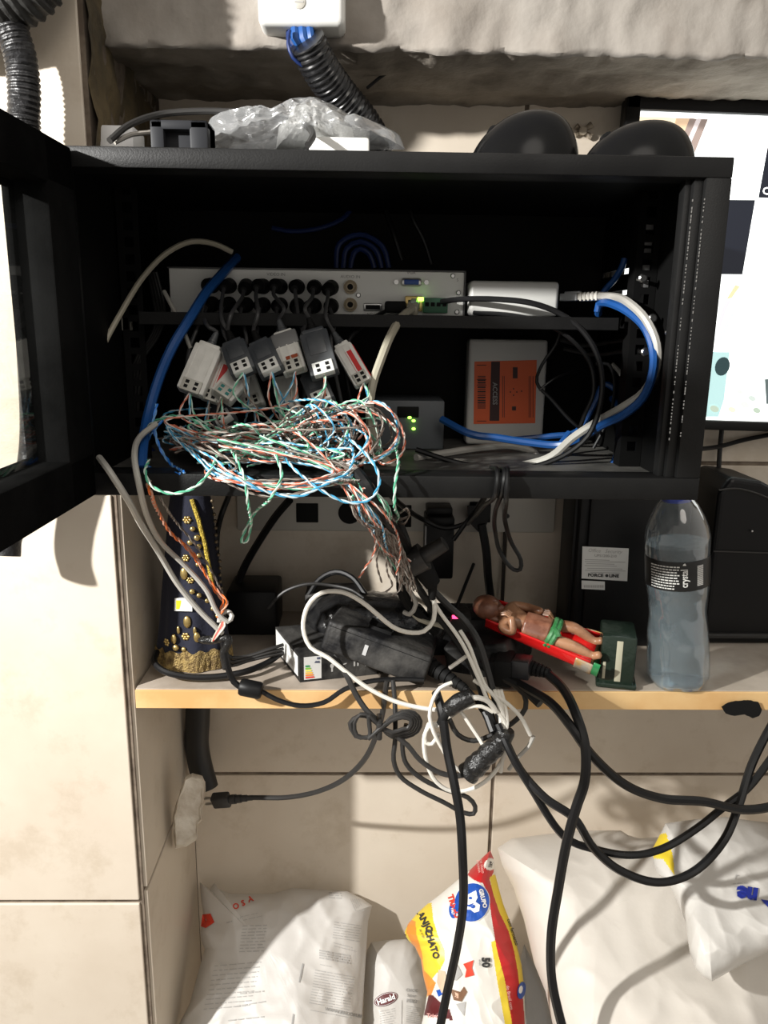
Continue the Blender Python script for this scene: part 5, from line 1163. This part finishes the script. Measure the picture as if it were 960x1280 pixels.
cable('jacket', '', [(312, 997, .916), (325, 997, .912), (355, 997, .90), (395, 990, .87), (430, 974, .84), (455, 950, .82), (470, 920, .80), (478, 892, .785), (482, 862, .772), (484, 850, .770)], .0032, DGRC, parent=t)
A, B = W(266, 1001, .925), W(318, 997, .915); b = MB(); Mx = frame(A, B, V((0, -.3, 1))); L_ = (B-A).length
b.box(0, L_*.42, -.0065, .0065, -.0095, .0095, 0, .0025, Mx)
for k in range(4): b.cyl(Mx @ V((L_*(.45+.13*k), 0, 0)), Mx @ V((L_*(.56+.13*k), 0, 0)), .0062-.0009*k, n=14)
b.cyl(Mx @ V((L_*.3, 0, 0)), B, .0055, .003); b.build('plug', [DGRC], t)
b = MB()
for s_ in (-1, 1): b.cyl(Mx @ V((.002, 0, s_*.0055)), Mx @ V((-.012, 0, s_*.0055)), .0019, n=10)
b.build('pin', [STEEL], t)
conduit('wall_pipe', 'thick black pipe under the shelf in the left corner', [(248, 870, .985), (247, 900, .985), (246, 930, .985), (250, 955, .982), (258, 985, .975)], .0165, mat('dull black pipe', (.010, .010, .010), .45), .006, .0, 'pipe')
# chipped plaster lump around the socket box
b = MB(); pts = [(240, 968), (252, 970), (256, 978), (254, 1005), (252, 1010), (253, 1025), (247, 1030), (246, 1048), (232, 1058), (219, 1059), (217, 1020), (222, 1000), (232, 972)]
bm_ = dense(pts, 3); n_ = len(bm_); rows = []
for j, (D, s_) in enumerate(((.870, .80), (.866, .93), (.872, 1.0), (.885, 1.02), (.90, 1.02))):
    rows.append([V((max(PX-.002, p.x) if False else p.x, p.y, p.z)) + V((noise.noise(p*60)*.002, noise.noise(p*60+V((9, 0, 0)))*.003, 0)) for p in [W(236+(x-236)*s_, 1014+(y-1014)*s_, D) for x, y in bm_]])
vs = [p for r in rows for p in r]; fs = [(j*n_+i, j*n_+(i+1) % n_, (j+1)*n_+(i+1) % n_, (j+1)*n_+i) for j in range(4) for i in range(n_)]; c_i = len(vs); vs.append(sum(rows[0], V())/n_)
fs += [(c_i, (i+1) % n_, i) for i in range(n_)]; fs.append(tuple(4*n_+i for i in range(n_)))
b.add(vs, fs); tag(b.build('socket_box', [mat('chalky plaster', (.72, .68, .60), .8, col2=(.33, .25, .17), scale=12, bump=.6, bscale=90)]), 'chipped plaster socket box on the side wall below the shelf', 'socket box')
# the big black mains cables
cable('mains_cable', 'black mains cable dropping straight from the plug past the sacks', [(684, 842, .77), (703, 860, .745), (720, 893, .70), (731, 930, .68), (731, 975, .67), (720, 1010, .67), (708, 1055, .67), (698, 1110, .67), (689, 1170, .67), (690, 1225, .67), (702, 1280, .66), (720, 1340, .65)], .0050, RUB)
cable('mains_cable', 'black mains cable sweeping right across the wall, uppermost of the sagging ones', [(640, 850, .78), (662, 862, .755), (690, 880, .72), (715, 910, .69), (738, 942, .68), (780, 980, .68), (827, 998, .69), (880, 1002, .70), (927, 1012, .71), (965, 1008, .72), (1010, 990, .74), (1070, 930, .80), (1120, 860, .90), (1140, 800, .98)], .0047, RUB)
cable('mains_cable', 'black mains cable sagging in the shallower lower arc at right', [(622, 905, .738), (640, 945, .72), (664, 985, .71), (707, 1047, .70), (745, 1062, .70), (790, 1069, .70), (830, 1060, .71), (873, 1034, .72), (903, 1010, .73), (935, 985, .74), (970, 940, .75), (1020, 880, .80), (1060, 840, .90), (1080, 800, .99)], .0040, RUB)
cable('mains_cable', 'black mains cable sagging in the deepest arc at right', [(628, 918, .736), (650, 962, .72), (682, 998, .70), (717, 1022, .69), (742, 1060, .69), (775, 1088, .69), (823, 1103, .69), (868, 1089, .70), (905, 1050, .71), (924, 1005, .73), (940, 955, .75), (968, 900, .77), (1000, 850, .83), (1020, 800, .92), (1030, 780, .99)], .0044, RUB)
cable('mains_cable', 'black mains cable hanging to the bottom of the frame before the yellow bag', [(545, 865, .765), (552, 888, .748), (559, 937, .735), (568, 980, .72), (575, 1020, .71), (578, 1064, .70), (579, 1130, .70), (572, 1180, .70), (559, 1240, .70), (549, 1290, .69), (540, 1350, .69)], .0049, RUB)
cable('mains_cable', 'blue black cable curving out from under the right adapter', [(600, 830, .80), (625, 845, .785), (650, 858, .768), (675, 880, .745)], .0048, RUB)
cable('wall_wire', 'black wire running behind the speaker case to the wall right', [(868, 562, .97), (900, 558, 1.0), (930, 550, 1.01), (975, 541, 1.01)], .0030, RUB)
cable('wall_wire', 'black wire hanging vertically below the monitor', [(903, 528, 1.0), (900, 560, 1.005), (897, 610, 1.0)], .0032, RUB)
cable('power_cable', 'thin dark cable crossing down to the red light left of the figurine', [(592, 705, .96), (582, 730, .93), (572, 755, .90), (560, 780, .86), (550, 800, .83)], .0022, RUB)

# ================================================================ SACKS
def sack(name, lab, outline, Dtop, ytop, slope, bulge, mats, paint=None, seed=1, wr=.005, rings=46, stepk=5., freq=9., flat=2.6, grp=None, cat='sack'):
    """filled sack: outline seen from the front, plane leaning back to the wall; returns a surface function for prints"""
    cx_ = sum(p[0] for p in outline)/len(outline); cy_ = sum(p[1] for p in outline)/len(outline)
    pl2 = dense(outline, stepk); n_ = len(pl2)
    ang = sorted((math.atan2(p[1]-cy_, p[0]-cx_), math.dist(p, (cx_, cy_))) for p in pl2)
    def R(a):
        lo, hi = 0, len(ang)
        while lo < hi:
            m_ = (lo+hi)//2
            if ang[m_][0] < a: lo = m_+1
            else: hi = m_
        a1, r1 = ang[lo % n_]; a0, r0 = ang[lo-1]; d = (a1-a0) % (2*PI); t_ = ((a-a0) % (2*PI))/d if d > 1e-6 else 0
        return r0+(r1-r0)*min(1, t_)
    def D0(y): return Dtop-slope*(y-ytop)
    def surf(x, y, off=0.):
        r = min(1, math.hypot(x-cx_, y-cy_)/max(1e-6, R(math.atan2(y-cy_, x-cx_)))); D = D0(y)
        h_ = bulge*max(0, 1-r**flat)**.55; q = W(x, y, D)*1.0; s_ = V((seed*7.1, 0, seed*3.3))
        w1 = noise.noise(q*freq+s_); w2 = 1-abs(noise.noise(V((q.x*freq*2.2+q.z*freq*1.1, q.y*4, q.z*freq*1.6))+s_))*2.4; w3 = 1-abs(noise.noise(q*freq*4.2+s_*2))*2.2
        ed = min(1, r**1.2+.25)
        h_ += (w1*wr*1.3 + w2*wr*.7*ed + w3*wr*.42*ed)*(1-r**10)
        return W(x, y, D-h_-off)
    vs = []; fs = []; mm = []
    for j in range(rings+1):
        r = (j/rings)**.8
        for p in pl2: vs.append(surf(cx_+(p[0]-cx_)*r, cy_+(p[1]-cy_)*r))
    nb = len(vs)
    for j in range(9):
        r = 1-(j/8)
        for p in pl2: x, y = cx_+(p[0]-cx_)*r, cy_+(p[1]-cy_)*r; D = min(WALLY-.003, D0(y)+bulge*.35*max(0, 1-r**2)**.6); vs.append(W(x, y, D))
    for j in range(rings):
        for i in range(n_):
            a_, b_ = j*n_+i, j*n_+(i+1) % n_; fs.append((a_, a_+n_, b_+n_, b_))
            if paint:
                r = ((j+.5)/rings)**.8; p = pl2[i]; mm.append(paint(cx_+(p[0]-cx_)*r, cy_+(p[1]-cy_)*r))
            else: mm.append(0)
    for j in range(8):
        for i in range(n_): a_, b_ = nb+j*n_+i, nb+j*n_+(i+1) % n_; fs.append((a_, a_+n_, b_+n_, b_)); mm.append(0)
    b = MB(); b.add(vs, fs, mm); o = b.build(name, mats); tag(o, lab, cat, grp)
    return o, surf
def word(parent, surf, m, nm, *a, **k):
    b = MB(); px_text(b, surf, *a, **k); return b.build(nm, [m], parent, smooth=False)
def lines(b, surf, rows, m=0):
    """printed text lines too small to read: broken strokes"""
    random.seed(31)
    for (x0, y0, x1, y1, th) in rows:
        u_ = 0; L2 = math.dist((x0, y0), (x1, y1))
        while u_ < 1:
            l_ = random.uniform(4, 11)/L2; v_ = min(1, u_+l_); a_ = (x0+(x1-x0)*u_, y0+(y1-y0)*u_); c_ = (x0+(x1-x0)*v_, y0+(y1-y0)*v_)
            b.add([surf(a_[0], a_[1], .0008), surf(c_[0], c_[1], .0008), surf(c_[0], c_[1]+th, .0008), surf(a_[0], a_[1]+th, .0008)], [(0, 1, 2, 3)], m); u_ = v_+random.uniform(1, 2.5)/L2
OUT1 = [(250, 1103), (262, 1112), (268, 1104), (275, 1112), (288, 1117), (340, 1117), (366, 1110), (400, 1112), (434, 1114), (452, 1123), (465, 1132), (460, 1152), (457, 1200), (452, 1280), (450, 1400), (215, 1400), (224, 1280), (237, 1255), (248, 1215), (256, 1186), (253, 1180), (250, 1165), (256, 1150), (252, 1130)]
s1, f1 = sack('flour_sack', 'big white printed sack leaning in the left corner', OUT1, 1.008, 1110, .0008, .040, [SACKP], seed=1, wr=.0055, stepk=4)
b = MB()
px_poly(b, f1, dense([(253, 1143), (263, 1142), (268, 1153), (257, 1160), (251, 1158)], 4), 0, .0012, 2)
b.build('red_print', [INKR], s1, smooth=False)
for s_, x, y in (('O', 295, 1133), ('S', 304, 1129), ('A', 313, 1124)): word(s1, f1, INKR, 'red_letter', s_, x, y, 10, -20, 0, .03)
b = MB()
lines(b, f1, [(300, 1146, 322, 1141, .7), (304, 1150, 330, 1144, .7), (283, 1153, 301, 1147, 1.4)]+[(303-.5*k, 1157+4*k, 334-.5*k, 1156+4*k, 1.1) for k in range(9)]+[(268-1.5*k, 1207+6*k, 326-1.5*k, 1202+6*k, 1.0) for k in range(10)]+[(300, 1241, 330, 1238, 1.6), (296, 1257, 332, 1251, 1.3), (285, 1275, 330, 1270, 1.3)], 1)
b.build('left_text_print', [INKL, INKL], s1, smooth=False); b = MB()
lines(b, f1, [(411, 1115+3*k, 427, 1116+3*k, 1.2) for k in range(3)]+[(438+2.5*k, 1123, 445+2.5*k, 1139, 1.0) for k in range(5)]+[(418-.4*k, 1152+3.2*k, 452-.4*k, 1157+3.2*k, .9) for k in range(7)]+[(417, 1178, 440, 1184, .9), (418, 1182, 446, 1189, .9)]+[(399, 1187+3*k, 438, 1194+3*k, 1.8) for k in range(4)]+[(400, 1205, 414, 1208, .9)]+[(394-.6*k, 1212+3.4*k, 444-.6*k, 1221+3.4*k, 1.0) for k in range(13)]+[(388, 1262, 440, 1272, .9)], 0)
px_text(b, f1, 'WWW.EMI.COM.BR', 430, 1266, 5.5, 12, 1, .04)
b.build('text_print', [INKL, INKG], s1, smooth=False); b = MB()
for pl3 in ([(378, 1204), (380, 1205), (375, 1228), (373.4, 1228)], [(366, 1267), (368, 1268), (366, 1282), (364, 1282)]): px_poly(b, f1, dense(pl3, 5), 1, .0008, 1)
b.build('fold_marks', [INKL, INKG], s1, smooth=False)
OUT2 = [(456, 1200), (459, 1188), (464, 1178), (482, 1175), (507, 1174), (518, 1180), (526, 1192), (530, 1210), (536, 1226), (540, 1250), (536, 1275), (533, 1400), (452, 1400), (454, 1280), (455, 1230)]
s2, f2 = sack('chocolate_bag', 'grey white bag with a maroon oval mark between the sack and the yellow bag', OUT2, .995, 1175, .0008, .036, [SACKP], seed=2, wr=.003, stepk=3)
b = MB(); px_poly(b, f2, ellipse(482.5, 1249, 15.5, 8, -20), 0, .0008, 3); px_poly(b, f2, ellipse(482.5, 1249, 14.5, 7.1, -20), 1, .0012, 3); px_poly(b, f2, ellipse(482.5, 1249, 14, 6.6, -20), 0, .0016, 3)
px_text(b, f2, 'Harald', 482.5, 1249.5, 9.5, -20, 1, .03, sx=.92, off=.0022)
px_text(b, f2, 'CHOC', 515, 1238, 5.2, 4, 2, .02); px_text(b, f2, 'Sabor', 514.5, 1244.5, 5, 5, 2, .01); px_text(b, f2, 'PESO', 515, 1251.5, 6, 5, 2, .03)
lines(b, f2, [(508, 1257+2.4*k, 526, 1260+2.4*k, .8) for k in range(9)], 3); lines(b, f2, [(475, 1264+3*k, 494, 1260+3*k, .7) for k in range(7)], 3)
px_poly(b, f2, dense([(502, 1250), (502.6, 1250), (502, 1300), (501.3, 1300)], 6), 3, .0008, 1)
b.build('bag_print', [MARO, INKW, INKG, INKL], s2, smooth=False)
OUT3 = [(613, 1063), (605, 1070), (595, 1080), (588, 1087), (572, 1100), (549, 1119), (534, 1130), (521, 1142), (510, 1155), (505, 1167), (511, 1176), (519, 1184), (526, 1199), (529, 1220), (534, 1240), (531, 1262), (527, 1280), (520, 1400), (662, 1400), (657, 1280), (655, 1233), (652, 1206), (643, 1169), (636, 1148), (629, 1130), (624, 1112), (620, 1096), (617, 1073)]
R1 = [(611, 1060), (587, 1086), (586, 1094), (592, 1099), (604, 1105), (611, 1120), (615, 1150), (621, 1187), (631, 1225), (641, 1285), (650, 1400), (700, 1400), (656, 1280), (654, 1250), (650, 1238), (648, 1220), (643, 1190), (636, 1165), (625, 1142), (618, 1122), (612, 1100), (617, 1092), (620, 1060)]
YR = [(612, 1098), (618, 1093), (640, 1130), (660, 1200), (655, 1238), (650, 1238), (648, 1220), (643, 1190), (636, 1165), (625, 1142), (618, 1122)]
YL = [(534, 1129), (540, 1128), (542, 1150), (548, 1170), (556, 1188), (556, 1200), (550, 1212), (540, 1222), (534, 1246), (524, 1226), (520, 1200), (508, 1180), (505, 1150), (520, 1140)]
OL = [(511, 1148), (520, 1152), (521, 1170), (527, 1190), (530, 1212), (545, 1228), (538, 1246), (528, 1240), (519, 1190), (508, 1165)]
YS = [(614, 1178), (619, 1176), (631, 1225), (641, 1285), (650, 1400), (640, 1400), (632, 1285), (622, 1230)]
MB_ = [(536, 1243), (541, 1243), (548, 1250), (562, 1262), (566, 1276), (556, 1273), (530, 1268)]
def paint3(x, y):
    if math.dist((x, y), (613, 1081)) < 7.5 and y < 1090: return 0
    if pip(x, y, YR): return 1
    if pip(x, y, R1): return 3
    if pip(x, y, YS): return 1
    if pip(x, y, MB_): return 4
    if pip(x, y, OL): return 2
    if pip(x, y, YL): return 1
    if math.dist((x, y), (506, 1167)) < 9: return 4 if math.dist((x, y), (511, 1165)) > 5 else 0
    if y < 1100 and x > 614: return 0
    return 0
s3, f3 = sack('flour_bag', 'white, yellow and red flour bag with a blue round emblem', OUT3, .955, 1065, .0007, .040, [FW, FY, FO, FR, MARO], paint3, seed=3, wr=.0042, stepk=1.6, rings=110, freq=12)
b = MB(); px_poly(b, f3, ellipse(590, 1128, 22.5, 25, 15), 1, .0008, 5); px_poly(b, f3, ellipse(590, 1128, 21.6, 24.2, 15), 0, .0013, 5)
px_poly(b, f3, dense([(581, 1120), (595, 1113), (597, 1122), (594, 1128), (586, 1131), (579, 1130)], 2), 1, .0018, 2); px_poly(b, f3, dense([(580, 1132), (588, 1134), (594, 1127), (600, 1131), (599, 1139), (593, 1141), (588, 1137), (582, 1137)], 2), 1, .0018, 2)
px_poly(b, f3, ellipse(588, 1122.5, 2.2, 1.6), 0, .0024, 1); px_poly(b, f3, ellipse(591, 1133, 3, 2.4), 0, .0024, 1)
px_text(b, f3, 'GRUPO', 603.5, 1123, 7.2, 76, 1, .05, off=.002)
px_poly(b, f3, ellipse(565.5, 1139, 4.2, 9, -8), 0, .0009, 2); px_text(b, f3, '1967', 565.5, 1139, 4.5, 78, 1, .03, off=.0016)
b.build('emblem', [FB, INKW], s3, smooth=False)['label'] = 'round blue emblem with white lettering'
for s_, x, y, sz, an, bo, sx in (('ANJO', 531, 1153, 11.5, 62, .035, 1), ('CHATO', 539.5, 1180, 11, 72, .035, 1), ('de trigo', 527.5, 1167, 4, 64, 0, 1), ('50', 607, 1203, 14, 88, .05, .9), ('anos', 600, 1203, 4, 88, 0, 1), ('1kg', 613.5, 1081, 6.5, -82, .03, .9), ('com fermento', 641, 1165, 6, 72, .02, 1)):
    word(s3, f3, INKD, 'black_lettering', s_, x, y, sz, an, 0, bo, sx, off=.0016)
PNK = mat('pink ink', (.75, .40, .36), .5)
for s_, x, y, sz, an, bo, m_ in (('TRIGO', 567, 1133, 10, 72, .05, INKR), ('do Brasil com', 637, 1247, 5.5, 80, .03, PNK), ('FARINHA', 598, 1083, 3.8, 80, .02, PNK), ('DE TRIGO', 602, 1083, 3.8, 80, .02, PNK), ('Trigo', 541, 1270, 7, 5, .03, PNK)):
    word(s3, f3, m_, 'red_lettering', s_, x, y, sz, an, 0, bo)
b = MB(); px_poly(b, f3, dense([(579, 1205), (592, 1200), (590, 1210), (593, 1219), (581, 1222), (583, 1212)], 2), 0, .0010, 2); b.build('ribbon_print', [INKR], s3, smooth=False)
b = MB(); px_poly(b, f3, ellipse(652, 1238, 5, 11, 10), 0, .0012, 2); px_poly(b, f3, ellipse(651, 1237, 2.4, 5, 10), 1, .0018, 2); b.build('side_emblem', [FB, INKW], s3, smooth=False)
b = MB()   # a printed cook reduced to plain shapes
for poly, m_ in (([(561, 1210), (572, 1206), (578, 1218), (570, 1226), (560, 1222)], 0), ([(548, 1212), (556, 1214), (560, 1230), (552, 1242), (546, 1228)], 1), ([(563, 1236), (576, 1240), (580, 1233), (584, 1240), (577, 1252), (567, 1250)], 2), ([(566, 1239), (575, 1243), (573, 1248), (567, 1246)], 3), ([(545, 1238), (552, 1236), (554, 1242), (548, 1246)], 4), ([(570, 1255), (582, 1252), (580, 1270), (574, 1262)], 0)):
    px_poly(b, f3, dense(poly, 3), m_, .0009, 2)
b.build('picture_print', [INKL, mat('print tan', (.62, .48, .34), .5), mat('print brown', (.20, .10, .05), .5), mat('print skin', (.70, .45, .32), .5), FB], s3, smooth=False)
OUT4 = [(622, 1060), (640, 1048), (680, 1043), (730, 1038), (776, 1038), (785, 1044), (800, 1048), (850, 1044), (920, 1036), (1010, 1040), (1020, 1400), (730, 1400), (708, 1340), (692, 1285), (682, 1240), (668, 1205), (655, 1150), (642, 1110), (628, 1082)]
s4, f4 = sack('flour_sack', 'huge plain white sack filling the lower right corner', OUT4, .975, 1045, .00085, .085, [SACKW], seed=4, wr=.0065, stepk=6, rings=60, freq=6)
OUT5 = [(832, 1029), (870, 1024), (907, 1021), (940, 1026), (985, 1030), (1000, 1180), (960, 1190), (925, 1207), (890, 1227), (880, 1222), (870, 1212), (862, 1190), (857, 1153), (846, 1125), (836, 1105), (822, 1092), (817, 1080), (815, 1062), (824, 1045)]
s5, f5 = sack('plastic_sack', 'smaller glossy white bag with blue lettering lying on the huge sack', OUT5, .880, 1030, .0009, .035, [mat('glossy white film', (.64, .62, .58), .25, bump=.3, bscale=30), FY], lambda x, y: 1 if pip(x, y, [(821, 1044), (832, 1043), (838, 1058), (842, 1080), (843, 1095), (836, 1085), (829, 1075), (817, 1074), (815, 1060)]) else 0, seed=5, wr=.0048, stepk=2.5, rings=70, freq=9)
b = MB(); px_text(b, f5, 'ne', 934, 1118, 27, 188, 0, .07, off=.0014, sx=.95); px_poly(b, f5, dense([(951, 1124), (975, 1128), (985, 1142), (960, 1134)], 4), 0, .0012, 2); px_text(b, f5, 'L', 921, 1096, 8, 186, 1, .03, sx=-1); lines(b, f5, [(916, 1104, 935, 1103, 1), (918, 1108, 938, 1107, 1)], 1); b.build('blue_lettering', [INKB, INKL], s5, smooth=False)
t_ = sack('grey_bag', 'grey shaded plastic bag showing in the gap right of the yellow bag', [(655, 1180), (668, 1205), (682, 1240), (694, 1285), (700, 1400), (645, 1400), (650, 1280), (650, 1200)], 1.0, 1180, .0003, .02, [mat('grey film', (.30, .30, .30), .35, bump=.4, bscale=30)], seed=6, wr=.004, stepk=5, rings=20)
print('objects', len(bpy.data.objects))
